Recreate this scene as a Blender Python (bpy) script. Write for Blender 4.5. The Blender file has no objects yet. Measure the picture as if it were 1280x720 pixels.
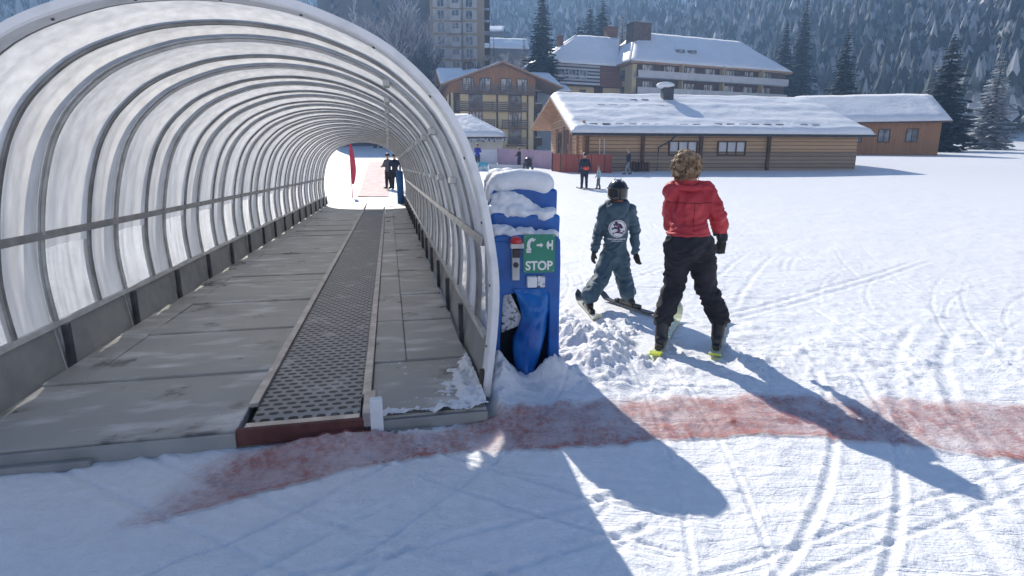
import bpy, bmesh, math, random
import numpy as np
from mathutils import Vector, Matrix, noise as mnoise
from mathutils.bvhtree import BVHTree

random.seed(7)
R = math.radians
scn = bpy.context.scene
COL = scn.collection

# ------------------------------------------------------------------ camera model used to measure the place
FPX, CAMZ, HORIZON = 700.0, 1.45, 207.0
PITCH = math.atan((360 - HORIZON) / FPX)
CP, SP = math.cos(PITCH), math.sin(PITCH)


def ray(u, v):
    a, b = (u - 640) / FPX, (360 - v) / FPX
    return (a, CP + SP * b, -SP + CP * b)


def P(u, v, Y):
    d = ray(u, v)
    t = Y / d[1]
    return Vector((d[0] * t, Y, CAMZ + d[2] * t))


def G(u, v, z=0.0):
    d = ray(u, v)
    t = (z - CAMZ) / d[2]
    return Vector((d[0] * t, d[1] * t, z))


# tunnel frame: lat = to the right of its axis, s = along it
AX = Vector((-0.21031, 0.97764, 0))
RX = Vector((0.97764, 0.21031, 0))
TYAW = math.atan2(-AX.x, AX.y)


def T(lat, s, z):
    return RX * lat + AX * s + Vector((0, 0, z))


# ------------------------------------------------------------------ small tools
def tag(o, label=None, cat=None, group=None, kind=None):
    if label: o['label'] = label
    if cat: o['category'] = cat
    if group: o['group'] = group
    if kind: o['kind'] = kind
    return o


def thing(name, label, cat, loc=(0, 0, 0), rotz=0.0, group=None):
    o = bpy.data.objects.new(name, None)
    o.empty_display_size = 0.2
    COL.objects.link(o)
    o.location = loc
    o.rotation_euler = (0, 0, rotz)
    return tag(o, label, cat, group)


def inv_of(root):
    return (Matrix.Translation(Vector(root.location)) @ Matrix.Rotation(root.rotation_euler[2], 4, 'Z')).inverted()


def top_of(o):
    while o.parent: o = o.parent
    return o


class MB:
    def __init__(self):
        self.v, self.f, self.m = [], [], []

    def add(self, vs, fs, m=0):
        n = len(self.v)
        self.v += [Vector(p) for p in vs]
        self.f += [tuple(i + n for i in f) for f in fs]
        self.m += [m] * len(fs)
        return self

    def box(self, c, size, rot=None, m=0, taper=None):
        sx, sy, sz = size[0] / 2, size[1] / 2, size[2] / 2
        vs = [Vector((x * sx, y * sy, z * sz)) for z in (-1, 1) for y in (-1, 1) for x in (-1, 1)]
        if taper:
            for p in vs:
                if p.z > 0: p.x *= taper[0]; p.y *= taper[1]
        if rot is not None:
            M = rot if isinstance(rot, Matrix) else Matrix.Rotation(rot, 3, 'Z')
            vs = [M @ p for p in vs]
        vs = [p + Vector(c) for p in vs]
        return self.add(vs, [(0, 2, 3, 1), (4, 5, 7, 6), (0, 1, 5, 4), (2, 6, 7, 3), (0, 4, 6, 2), (1, 3, 7, 5)], m)

    def hexa(self, p8, m=0):
        """eight corners: bottom four then top four, both anticlockwise seen from above"""
        return self.add(p8, [(3, 2, 1, 0), (4, 5, 6, 7), (0, 1, 5, 4), (1, 2, 6, 5), (2, 3, 7, 6), (3, 0, 4, 7)], m)

    def prism(self, poly, off, m=0):
        """extrude a planar polygon by vector off"""
        n = len(poly)
        a = [Vector(p) for p in poly]
        b = [p + Vector(off) for p in a]
        fs = [tuple(range(n - 1, -1, -1)), tuple(range(n, 2 * n))]
        fs += [(i, (i + 1) % n, n + (i + 1) % n, n + i) for i in range(n)]
        return self.add(a + b, fs, m)

    def tube(self, pts, rad, n=8, m=0, caps=True):
        pts = [Vector(p) for p in pts]
        if not hasattr(rad, '__len__'): rad = [rad] * len(pts)
        vs, fs = [], []
        up = Vector((0, 0, 1))
        for i, p in enumerate(pts):
            t = (pts[min(i + 1, len(pts) - 1)] - pts[max(i - 1, 0)])
            if t.length < 1e-9: t = Vector((0, 0, 1))
            t.normalize()
            u_ = t.cross(up)
            if u_.length < 0.05: u_ = t.cross(Vector((1, 0, 0)))
            u_.normalize()
            w = u_.cross(t)
            for k in range(n):
                a = 2 * math.pi * k / n
                vs.append(p + (u_ * math.cos(a) + w * math.sin(a)) * rad[i])
        for i in range(len(pts) - 1):
            for k in range(n):
                k2 = (k + 1) % n
                fs.append((i * n + k, (i + 1) * n + k, (i + 1) * n + k2, i * n + k2))
        if caps:
            fs.append(tuple(range(n - 1, -1, -1))[::-1])
            fs.append(tuple(range((len(pts) - 1) * n, len(pts) * n))[::-1])
        return self.add(vs, fs, m)

    def ball(self, c, rx, ry=None, rz=None, n=12, k=8, M=None, m=0):
        ry = rx if ry is None else ry
        rz = rx if rz is None else rz
        vs, fs = [], []
        for i in range(1, k):
            th = math.pi * i / k
            for j in range(n):
                ph = 2 * math.pi * j / n
                vs.append(Vector((rx * math.sin(th) * math.cos(ph), ry * math.sin(th) * math.sin(ph), rz * math.cos(th))))
        vs += [Vector((0, 0, rz)), Vector((0, 0, -rz))]
        T_, B_ = len(vs) - 2, len(vs) - 1
        for i in range(k - 2):
            for j in range(n):
                j2 = (j + 1) % n
                fs.append((i * n + j, (i + 1) * n + j, (i + 1) * n + j2, i * n + j2))
        for j in range(n):
            j2 = (j + 1) % n
            fs.append((T_, j, j2))
            fs.append((B_, (k - 2) * n + j2, (k - 2) * n + j))
        if M is not None: vs = [M @ p for p in vs]
        return self.add([p + Vector(c) for p in vs], fs, m)

    def cap(self, a, ra, b, rb, n=14):
        """tapered capsule"""
        a, b = Vector(a), Vector(b)
        d = b - a
        L = d.length
        if L < 1e-6: return self.ball(a, max(ra, rb))
        d.normalize()
        pts, rad = [], []
        for i in range(5):
            th = math.pi / 2 * (i / 4)
            pts.append(a - d * ra * math.cos(th)); rad.append(max(ra * math.sin(th), ra * 0.02))
        for i in range(5):
            th = math.pi / 2 * (i / 4)
            pts.append(b + d * rb * math.sin(th)); rad.append(max(rb * math.cos(th), rb * 0.02))
        return self.tube(pts, rad, n)

    def mesh(self, name, mats, inv=None, smooth=False):
        me = bpy.data.meshes.new(name)
        vs = self.v if inv is None else [inv @ p for p in self.v]
        me.from_pydata([tuple(p) for p in vs], [], self.f)
        for mt in (mats if isinstance(mats, (list, tuple)) else [mats]): me.materials.append(mt)
        if any(self.m): me.polygons.foreach_set('material_index', self.m)
        if smooth: me.polygons.foreach_set('use_smooth', [True] * len(me.polygons))
        me.update()
        return me

    def build(self, name, mats, parent=None, world=False, smooth=False, bevel=0, seg=2, fix=True, auto=None):
        inv = inv_of(top_of(parent)) if (world and parent is not None) else None
        me = self.mesh(name, mats, inv, smooth)
        if fix:
            bm = bmesh.new(); bm.from_mesh(me)
            bmesh.ops.recalc_face_normals(bm, faces=bm.faces)
            bm.to_mesh(me); bm.free()
        o = bpy.data.objects.new(name, me)
        COL.objects.link(o)
        if parent is not None: o.parent = parent
        if bevel:
            md = o.modifiers.new('Bevel', 'BEVEL'); md.width = bevel; md.segments = seg; md.limit_method = 'ANGLE'
            md.angle_limit = R(35)
            md.harden_normals = False
        return o


def remesh(mb, voxel, smooth=6, factor=0.5, bump=0.0, bscale=8.0, seed=0, wrinkle=0.0, calm=None):
    """union of the closed shells as one continuous mesh"""
    me = mb.mesh('tmp', [])
    bm = bmesh.new(); bm.from_mesh(me)
    bmesh.ops.recalc_face_normals(bm, faces=bm.faces)
    bm.to_mesh(me); bm.free()
    o = bpy.data.objects.new('tmp', me); COL.objects.link(o)
    md = o.modifiers.new('r', 'REMESH'); md.mode = 'VOXEL'; md.voxel_size = voxel; md.use_smooth_shade = True
    ms = o.modifiers.new('s', 'SMOOTH'); ms.iterations = smooth; ms.factor = factor
    dg = bpy.context.evaluated_depsgraph_get()
    out = bpy.data.meshes.new_from_object(o.evaluated_get(dg))
    bpy.data.objects.remove(o); bpy.data.meshes.remove(me)
    if bump and wrinkle:
        out.update()
        nrm = [v.normal.copy() for v in out.vertices]
        for v, n in zip(out.vertices, nrm):
            if calm and calm(v.co): continue
            q = v.co + Vector((1, 2, 3)) * 0.05 * mnoise.noise(v.co * 5)
            k = abs(mnoise.noise(Vector((q.x * 7 + q.z * 6 + seed, q.y * 7, q.z * 17 - abs(q.x) * 5))))
            v.co += n * wrinkle * (0.30 - min(k * 1.6, 0.6))
    if bump:
        off = Vector((seed * 7.3, seed * 3.1, seed * 1.7))
        out.update()
        nrm = [v.normal.copy() for v in out.vertices]
        for v, n in zip(out.vertices, nrm):
            k = mnoise.fractal(v.co * bscale + off, 0.8, 2.0, 3)
            v.co += n * bump * k
    out.polygons.foreach_set('use_smooth', [True] * len(out.polygons))
    out.update()
    return out


def link_mesh(name, me, mats, parent=None, world=False, matf=None):
    me.name = name
    me.materials.clear()
    for mt in (mats if isinstance(mats, (list, tuple)) else [mats]): me.materials.append(mt)
    if matf:
        me.polygons.foreach_set('material_index', [matf(p.center) for p in me.polygons])
    if world and parent is not None: me.transform(inv_of(top_of(parent)))
    o = bpy.data.objects.new(name, me); COL.objects.link(o)
    if parent is not None: o.parent = parent
    return o


# ------------------------------------------------------------------ materials
def srgb(r, g, b):
    f = lambda c: (c / 255 / 12.92) if c / 255 <= 0.04045 else ((c / 255 + 0.055) / 1.055) ** 2.4
    return (f(r), f(g), f(b), 1)


def node_mat(name):
    m = bpy.data.materials.new(name); m.use_nodes = True
    nt = m.node_tree
    return m, nt, nt.nodes, nt.links, nt.nodes['Principled BSDF']


def pm(name, c1, c2=None, rough=0.6, scale=6.0, detail=5, bump=0.0, bscale=None, metal=0.0, stretch=None, spec=None, sheen=0, coat=0, contrast=(0.35, 0.65), bdist=0.01):
    m, nt, N, L, bs = node_mat(name)
    c1 = tuple(c1) + ((1,) if len(c1) == 3 else ())
    c2 = c1 if c2 is None else tuple(c2) + ((1,) if len(c2) == 3 else ())
    tc = N.new('ShaderNodeTexCoord'); mp = N.new('ShaderNodeMapping')
    L.new(tc.outputs['Object'], mp.inputs['Vector'])
    if stretch: mp.inputs['Scale'].default_value = stretch
    nz = N.new('ShaderNodeTexNoise'); nz.inputs['Scale'].default_value = scale; nz.inputs['Detail'].default_value = detail
    L.new(mp.outputs[0], nz.inputs['Vector'])
    cr = N.new('ShaderNodeValToRGB')
    cr.color_ramp.elements[0].position, cr.color_ramp.elements[1].position = contrast
    cr.color_ramp.elements[0].color, cr.color_ramp.elements[1].color = c1, c2
    L.new(nz.outputs['Fac'], cr.inputs['Fac']); L.new(cr.outputs[0], bs.inputs['Base Color'])
    bs.inputs['Roughness'].default_value = rough; bs.inputs['Metallic'].default_value = metal
    if spec is not None: bs.inputs['Specular IOR Level'].default_value = spec
    if sheen: bs.inputs['Sheen Weight'].default_value = sheen
    if coat: bs.inputs['Coat Weight'].default_value = coat
    if bump:
        n2 = N.new('ShaderNodeTexNoise'); n2.inputs['Scale'].default_value = bscale or scale * 4; n2.inputs['Detail'].default_value = 6
        L.new(mp.outputs[0], n2.inputs['Vector'])
        b = N.new('ShaderNodeBump'); b.inputs['Strength'].default_value = bump; b.inputs['Distance'].default_value = bdist
        L.new(n2.outputs['Fac'], b.inputs['Height']); L.new(b.outputs[0], bs.inputs['Normal'])
    return m


def snow_mat(name, base=(0.84, 0.86, 0.90), bump=0.5, s1=9.0, s2=60.0, dist=0.02):
    m, nt, N, L, bs = node_mat(name)
    tc = N.new('ShaderNodeTexCoord')
    n1 = N.new('ShaderNodeTexNoise'); n1.inputs['Scale'].default_value = s1; n1.inputs['Detail'].default_value = 8; n1.inputs['Roughness'].default_value = 0.65
    n2 = N.new('ShaderNodeTexNoise'); n2.inputs['Scale'].default_value = s2; n2.inputs['Detail'].default_value = 4
    L.new(tc.outputs['Object'], n1.inputs['Vector']); L.new(tc.outputs['Object'], n2.inputs['Vector'])
    cr = N.new('ShaderNodeValToRGB')
    cr.color_ramp.elements[0].color = tuple(c * 0.93 for c in base) + (1,); cr.color_ramp.elements[1].color = tuple(base) + (1,)
    cr.color_ramp.elements[0].position = 0.3; cr.color_ramp.elements[1].position = 0.6
    L.new(n1.outputs['Fac'], cr.inputs['Fac']); L.new(cr.outputs[0], bs.inputs['Base Color'])
    ad = N.new('ShaderNodeMath'); ad.operation = 'MULTIPLY_ADD'; ad.inputs[1].default_value = 0.35
    L.new(n2.outputs['Fac'], ad.inputs[0]); L.new(n1.outputs['Fac'], ad.inputs[2])
    b = N.new('ShaderNodeBump'); b.inputs['Strength'].default_value = bump; b.inputs['Distance'].default_value = dist
    L.new(ad.outputs[0], b.inputs['Height']); L.new(b.outputs[0], bs.inputs['Normal'])
    bs.inputs['Roughness'].default_value = 0.55
    bs.inputs['Specular IOR Level'].default_value = 0.3
    return m


def plank_mat(name, c1, c2, dark, period, axis='Z', rough=0.75, gap=0.08, snowy=0.0):
    """boards or logs: bands along one axis with dark joints, each board its own shade"""
    m, nt, N, L, bs = node_mat(name)
    tc = N.new('ShaderNodeTexCoord'); sp = N.new('ShaderNodeSeparateXYZ'); L.new(tc.outputs['Object'], sp.inputs[0])
    d = N.new('ShaderNodeMath'); d.operation = 'DIVIDE'; d.inputs[1].default_value = period; L.new(sp.outputs[axis], d.inputs[0])
    fl = N.new('ShaderNodeMath'); fl.operation = 'FLOOR'; L.new(d.outputs[0], fl.inputs[0])
    fr = N.new('ShaderNodeMath'); fr.operation = 'FRACT'; L.new(d.outputs[0], fr.inputs[0])
    wn = N.new('ShaderNodeTexWhiteNoise'); wn.noise_dimensions = '1D'; L.new(fl.outputs[0], wn.inputs['W'])
    mp = N.new('ShaderNodeMapping'); L.new(tc.outputs['Object'], mp.inputs['Vector'])
    mp.inputs['Scale'].default_value = (0.6, 0.6, 9) if axis == 'Z' else (9, 9, 0.6)
    nz = N.new('ShaderNodeTexNoise'); nz.inputs['Scale'].default_value = 1.5; nz.inputs['Detail'].default_value = 6; L.new(mp.outputs[0], nz.inputs['Vector'])
    av = N.new('ShaderNodeMath'); av.operation = 'MULTIPLY_ADD'; av.inputs[1].default_value = 0.4; L.new(wn.outputs['Value'], av.inputs[0])
    s2 = N.new('ShaderNodeMath'); s2.operation = 'MULTIPLY'; s2.inputs[1].default_value = 0.75; L.new(nz.outputs['Fac'], s2.inputs[0]); L.new(s2.outputs[0], av.inputs[2])
    mx = N.new('ShaderNodeMix'); mx.data_type = 'RGBA'; L.new(av.outputs[0], mx.inputs[0])
    mx.inputs[6].default_value = tuple(c1) + (1,); mx.inputs[7].default_value = tuple(c2) + (1,)
    lt = N.new('ShaderNodeMath'); lt.operation = 'LESS_THAN'; lt.inputs[1].default_value = gap; L.new(fr.outputs[0], lt.inputs[0])
    m2 = N.new('ShaderNodeMix'); m2.data_type = 'RGBA'; L.new(lt.outputs[0], m2.inputs[0]); L.new(mx.outputs[2], m2.inputs[6])
    m2.inputs[7].default_value = tuple(dark) + (1,)
    L.new(m2.outputs[2], bs.inputs['Base Color'])
    pk = N.new('ShaderNodeMath'); pk.operation = 'PINGPONG'; pk.inputs[1].default_value = 0.5; L.new(fr.outputs[0], pk.inputs[0])
    b = N.new('ShaderNodeBump'); b.inputs['Strength'].default_value = 0.6; b.inputs['Distance'].default_value = period * 0.3
    L.new(pk.outputs[0], b.inputs['Height']); L.new(b.outputs[0], bs.inputs['Normal'])
    bs.inputs['Roughness'].default_value = rough
    return m


def foliage_mat(name, dark, mid, snow, thr=(0.35, 0.75), amount=0.8, nscale=0.8, isl=False):
    """needles with frost and snow lying on what faces up"""
    m, nt, N, L, bs = node_mat(name)
    tc = N.new('ShaderNodeTexCoord'); ge = N.new('ShaderNodeNewGeometry')
    n1 = N.new('ShaderNodeTexNoise'); n1.inputs['Scale'].default_value = nscale; n1.inputs['Detail'].default_value = 5; L.new(tc.outputs['Object'], n1.inputs['Vector'])
    mx = N.new('ShaderNodeMix'); mx.data_type = 'RGBA'; L.new(n1.outputs['Fac'], mx.inputs[0])
    mx.inputs[6].default_value = tuple(dark) + (1,); mx.inputs[7].default_value = tuple(mid) + (1,)
    sp = N.new('ShaderNodeSeparateXYZ'); L.new(ge.outputs['True Normal'], sp.inputs[0])
    ab = N.new('ShaderNodeMath'); ab.operation = 'ABSOLUTE'; L.new(sp.outputs['Z'], ab.inputs[0])
    n2 = N.new('ShaderNodeTexNoise'); n2.inputs['Scale'].default_value = nscale * 3; n2.inputs['Detail'].default_value = 4; L.new(tc.outputs['Object'], n2.inputs['Vector'])
    mu = N.new('ShaderNodeMath'); mu.operation = 'MULTIPLY'; L.new(ab.outputs[0], mu.inputs[0]); L.new(n2.outputs['Fac'], mu.inputs[1])
    mr = N.new('ShaderNodeMapRange'); mr.inputs['From Min'].default_value = thr[0]; mr.inputs['From Max'].default_value = thr[1]; mr.inputs['To Max'].default_value = amount
    L.new(mu.outputs[0], mr.inputs['Value'])
    m2 = N.new('ShaderNodeMix'); m2.data_type = 'RGBA'; L.new(mr.outputs[0], m2.inputs[0]); L.new(mx.outputs[2], m2.inputs[6])
    m2.inputs[7].default_value = tuple(snow) + (1,)
    L.new(m2.outputs[2], bs.inputs['Base Color'])
    if isl:
        # every tree carries its own amount of rime
        rm = N.new('ShaderNodeMapRange'); rm.inputs['To Min'].default_value = -0.10; rm.inputs['To Max'].default_value = 0.24
        L.new(ge.outputs['Random Per Island'], rm.inputs['Value'])
        aa = N.new('ShaderNodeMath'); L.new(mu.outputs[0], aa.inputs[0]); L.new(rm.outputs[0], aa.inputs[1]); L.new(aa.outputs[0], mr.inputs['Value'])
    bs.inputs['Roughness'].default_value = 0.8; bs.inputs['Specular IOR Level'].default_value = 0.2
    return m


def cover_mat(name, base=(0.95, 0.94, 0.92), trans=0.62, rough=0.26, clear=0.0):
    """opal polycarbonate: reflects, and lets daylight through"""
    m, nt, N, L, bs = node_mat(name)
    tc = N.new('ShaderNodeTexCoord')
    mp = N.new('ShaderNodeMapping'); mp.inputs['Scale'].default_value = (1, 1, 1); L.new(tc.outputs['Object'], mp.inputs['Vector'])
    n1 = N.new('ShaderNodeTexNoise'); n1.inputs['Scale'].default_value = 2.2; n1.inputs['Detail'].default_value = 7; L.new(mp.outputs[0], n1.inputs['Vector'])
    cr = N.new('ShaderNodeValToRGB'); cr.color_ramp.elements[0].position = 0.3; cr.color_ramp.elements[1].position = 0.62
    cr.color_ramp.elements[0].color = tuple(c * 0.9 for c in base) + (1,); cr.color_ramp.elements[1].color = tuple(base) + (1,)
    L.new(n1.outputs['Fac'], cr.inputs['Fac']); L.new(cr.outputs[0], bs.inputs['Base Color'])
    ge = N.new('ShaderNodeNewGeometry')
    sx = N.new('ShaderNodeMapping'); sx.inputs['Scale'].default_value = (5, 5, 0.7); L.new(tc.outputs['Object'], sx.inputs['Vector'])
    n5 = N.new('ShaderNodeTexNoise'); n5.inputs['Scale'].default_value = 3; n5.inputs['Detail'].default_value = 8; L.new(sx.outputs[0], n5.inputs['Vector'])
    st = N.new('ShaderNodeMapRange'); st.inputs['From Min'].default_value = 0.35; st.inputs['From Max'].default_value = 0.7; st.inputs['To Min'].default_value = 1.0; st.inputs['To Max'].default_value = 0.78; L.new(n5.outputs['Fac'], st.inputs['Value'])
    ri = N.new('ShaderNodeMapRange'); ri.inputs['To Min'].default_value = 0.86; ri.inputs['To Max'].default_value = 1.0; L.new(ge.outputs['Random Per Island'], ri.inputs['Value'])
    tt = N.new('ShaderNodeMath'); tt.operation = 'MULTIPLY'; L.new(st.outputs[0], tt.inputs[0]); L.new(ri.outputs[0], tt.inputs[1])
    cm = N.new('ShaderNodeMix'); cm.data_type = 'RGBA'; cm.blend_type = 'MULTIPLY'; cm.inputs[0].default_value = 1.0
    L.new(cr.outputs[0], cm.inputs[6]); L.new(tt.outputs[0], cm.inputs[7]); L.new(cm.outputs[2], bs.inputs['Base Color'])
    rg_ = N.new('ShaderNodeMapRange'); rg_.inputs['To Min'].default_value = rough * 0.5; rg_.inputs['To Max'].default_value = rough * 2.2; L.new(n5.outputs['Fac'], rg_.inputs['Value']); L.new(rg_.outputs[0], bs.inputs['Roughness'])
    b = N.new('ShaderNodeBump'); b.inputs['Strength'].default_value = 0.2; b.inputs['Distance'].default_value = 0.02
    L.new(n1.outputs['Fac'], b.inputs['Height']); L.new(b.outputs[0], bs.inputs['Normal'])
    tr = N.new('ShaderNodeBsdfTranslucent'); L.new(cm.outputs[2], tr.inputs['Color'])
    mx = N.new('ShaderNodeMixShader'); mx.inputs[0].default_value = trans
    L.new(bs.outputs[0], mx.inputs[1]); L.new(tr.outputs[0], mx.inputs[2])
    if clear:
        tp = N.new('ShaderNodeBsdfTransparent'); tp.inputs['Color'].default_value = (0.86, 0.87, 0.87, 1)
        m3 = N.new('ShaderNodeMixShader'); cf = N.new('ShaderNodeMapRange'); cf.inputs['From Min'].default_value = 0.3; cf.inputs['From Max'].default_value = 0.7; cf.inputs['To Min'].default_value = clear; cf.inputs['To Max'].default_value = clear * 0.45
        L.new(n5.outputs['Fac'], cf.inputs['Value']); L.new(cf.outputs[0], m3.inputs[0])
        L.new(mx.outputs[0], m3.inputs[1]); L.new(tp.outputs[0], m3.inputs[2]); L.new(m3.outputs[0], N['Material Output'].inputs['Surface'])
    else: L.new(mx.outputs[0], N['Material Output'].inputs['Surface'])
    return m


def belt_mat():
    m, nt, N, L, bs = node_mat('perforated_rubber')
    tc = N.new('ShaderNodeTexCoord'); sp = N.new('ShaderNodeSeparateXYZ'); L.new(tc.outputs['Object'], sp.inputs[0])

    def M(op, a, b=None, c=None):
        n = N.new('ShaderNodeMath'); n.operation = op
        for i, x in enumerate((a, b, c)):
            if x is None: continue
            if isinstance(x, (int, float)): n.inputs[i].default_value = x
            else: L.new(x, n.inputs[i])
        return n.outputs[0]
    px, py = 0.074, 0.062
    row = M('FLOOR', M('DIVIDE', sp.outputs['Y'], py))
    odd = M('MULTIPLY', M('MODULO', row, 2.0), 0.5)
    fx = M('SUBTRACT', M('FRACT', M('ADD', M('DIVIDE', sp.outputs['X'], px), odd)), 0.5)
    fy = M('SUBTRACT', M('FRACT', M('DIVIDE', sp.outputs['Y'], py)), 0.5)
    d = M('ADD', M('POWER', M('ABSOLUTE', M('DIVIDE', fx, 0.36)), 2.6), M('POWER', M('ABSOLUTE', M('DIVIDE', fy, 0.27)), 2.6))
    hole = M('LESS_THAN', d, 1.0)
    nz = N.new('ShaderNodeTexNoise'); nz.inputs['Scale'].default_value = 5; nz.inputs['Detail'].default_value = 6; L.new(tc.outputs['Object'], nz.inputs['Vector'])
    cr = N.new('ShaderNodeValToRGB'); cr.color_ramp.elements[0].color = (0.2, 0.2, 0.205, 1); cr.color_ramp.elements[1].color = (0.36, 0.36, 0.37, 1)
    L.new(nz.outputs['Fac'], cr.inputs['Fac'])
    mx = N.new('ShaderNodeMix'); mx.data_type = 'RGBA'; L.new(hole, mx.inputs[0]); L.new(cr.outputs[0], mx.inputs[6]); mx.inputs[7].default_value = (0.006, 0.006, 0.007, 1)
    n6 = N.new('ShaderNodeTexNoise'); n6.inputs['Scale'].default_value = 3.5; n6.inputs['Detail'].default_value = 10; n6.inputs['Roughness'].default_value = 0.7; L.new(tc.outputs['Object'], n6.inputs['Vector'])
    m6 = N.new('ShaderNodeMapRange'); m6.inputs['From Min'].default_value = 0.56; m6.inputs['From Max'].default_value = 0.74; m6.inputs['To Max'].default_value = 0.6; L.new(n6.outputs['Fac'], m6.inputs['Value'])
    mw = N.new('ShaderNodeMix'); mw.data_type = 'RGBA'; L.new(m6.outputs[0], mw.inputs[0]); L.new(mx.outputs[2], mw.inputs[6]); mw.inputs[7].default_value = (0.7, 0.71, 0.73, 1)
    L.new(mw.outputs[2], bs.inputs['Base Color'])
    b = N.new('ShaderNodeBump'); b.inputs['Strength'].default_value = 1; b.inputs['Distance'].default_value = 0.01; b.invert = True
    L.new(hole, b.inputs['Height']); L.new(b.outputs[0], bs.inputs['Normal'])
    bs.inputs['Roughness'].default_value = 0.45
    return m


def net_mat():
    m, nt, N, L, bs = node_mat('red_net')
    tc = N.new('ShaderNodeTexCoord')
    n1 = N.new('ShaderNodeTexNoise'); n1.inputs['Scale'].default_value = 3.2; n1.inputs['Detail'].default_value = 10; n1.inputs['Roughness'].default_value = 0.72
    L.new(tc.outputs['Object'], n1.inputs['Vector'])
    n2 = N.new('ShaderNodeTexNoise'); n2.inputs['Scale'].default_value = 34; n2.inputs['Detail'].default_value = 3; L.new(tc.outputs['Object'], n2.inputs['Vector'])
    br = N.new('ShaderNodeTexBrick'); br.inputs['Scale'].default_value = 34; br.inputs['Mortar Size'].default_value = 0.17
    br.inputs['Color1'].default_value = br.inputs['Color2'].default_value = (0, 0, 0, 1); br.inputs['Mortar'].default_value = (1, 1, 1, 1)
    L.new(tc.outputs['Object'], br.inputs['Vector'])
    a = N.new('ShaderNodeMapRange'); a.inputs['From Min'].default_value = 0.40; a.inputs['From Max'].default_value = 0.62; L.new(n1.outputs['Fac'], a.inputs['Value'])
    a2 = N.new('ShaderNodeMapRange'); a2.inputs['From Min'].default_value = 0.35; a2.inputs['From Max'].default_value = 0.6; L.new(n2.outputs['Fac'], a2.inputs['Value'])
    k = N.new('ShaderNodeMath'); k.operation = 'MULTIPLY'; L.new(a.outputs[0], k.inputs[0]); L.new(a2.outputs[0], k.inputs[1])
    k2 = N.new('ShaderNodeMath'); k2.operation = 'MULTIPLY_ADD'; k2.inputs[1].default_value = 0.42; k2.inputs[2].default_value = 0.14
    L.new(br.outputs['Color'], k2.inputs[0])
    k3 = N.new('ShaderNodeMath'); k3.operation = 'MULTIPLY'; L.new(k.outputs[0], k3.inputs[0]); L.new(k2.outputs[0], k3.inputs[1])
    k4 = N.new('ShaderNodeMath'); k4.operation = 'ADD'
    n3 = N.new('ShaderNodeTexNoise'); n3.inputs['Scale'].default_value = 1.1; n3.inputs['Detail'].default_value = 7; L.new(tc.outputs['Object'], n3.inputs['Vector'])
    a3 = N.new('ShaderNodeMapRange'); a3.inputs['From Min'].default_value = 0.32; a3.inputs['From Max'].default_value = 0.62; a3.inputs['To Min'].default_value = 0.11; a3.inputs['To Max'].default_value = 0.33; L.new(n3.outputs['Fac'], a3.inputs['Value'])
    sy = N.new('ShaderNodeAttribute'); sy.attribute_name = 'hem'
    a4 = N.new('ShaderNodeMath'); a4.operation = 'MULTIPLY'; L.new(a3.outputs[0], a4.inputs[0]); L.new(sy.outputs['Fac'], a4.inputs[1])
    k5 = N.new('ShaderNodeMath'); k5.operation = 'MULTIPLY'; L.new(k3.outputs[0], k5.inputs[0]); L.new(sy.outputs['Fac'], k5.inputs[1])
    L.new(k5.outputs[0], k4.inputs[0]); L.new(a4.outputs[0], k4.inputs[1])
    bs.inputs['Base Color'].default_value = (0.38, 0.11, 0.10, 1)
    L.new(k4.outputs[0], bs.inputs['Alpha'])
    bs.inputs['Roughness'].default_value = 0.7
    return m


M_ = {}
M_['snow'] = snow_mat('snow_ground', bump=0.75, s1=11, s2=75, dist=0.022)


def add_scratches(m):
    nt = m.node_tree; N, L = nt.nodes, nt.links
    bs = N['Principled BSDF']; old = bs.inputs['Normal'].links[0].from_node
    tc = N.new('ShaderNodeTexCoord'); last = None
    for ang, sc, lo in ((25, (1.1, 26, 1), 0.60), (-38, (0.9, 30, 1), 0.62), (78, (1.0, 22, 1), 0.62), (8, (0.8, 34, 1), 0.61)):
        mp = N.new('ShaderNodeMapping'); mp.inputs['Rotation'].default_value = (0, 0, R(ang)); mp.inputs['Scale'].default_value = sc
        wv = N.new('ShaderNodeTexNoise'); wv.inputs['Scale'].default_value = 0.9; L.new(tc.outputs['Object'], wv.inputs['Vector'])
        ad = N.new('ShaderNodeVectorMath'); ad.operation = 'MULTIPLY_ADD'; ad.inputs[1].default_value = (0.5, 0.5, 0); L.new(wv.outputs['Color'], ad.inputs[0]); L.new(tc.outputs['Object'], ad.inputs[2])
        L.new(ad.outputs[0], mp.inputs['Vector'])
        nz = N.new('ShaderNodeTexNoise'); nz.inputs['Scale'].default_value = 1.0; nz.inputs['Detail'].default_value = 2; L.new(mp.outputs[0], nz.inputs['Vector'])
        mr = N.new('ShaderNodeMapRange'); mr.inputs['From Min'].default_value = lo; mr.inputs['From Max'].default_value = lo + 0.06; L.new(nz.outputs['Fac'], mr.inputs['Value'])
        if last is None: last = mr.outputs[0]
        else:
            a = N.new('ShaderNodeMath'); a.operation = 'ADD'; L.new(last, a.inputs[0]); L.new(mr.outputs[0], a.inputs[1]); last = a.outputs[0]
    b = N.new('ShaderNodeBump'); b.invert = True; b.inputs['Strength'].default_value = 0.3; b.inputs['Distance'].default_value = 0.012
    L.new(last, b.inputs['Height']); L.new(old.outputs[0], b.inputs['Normal']); L.new(b.outputs[0], bs.inputs['Normal'])


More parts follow.
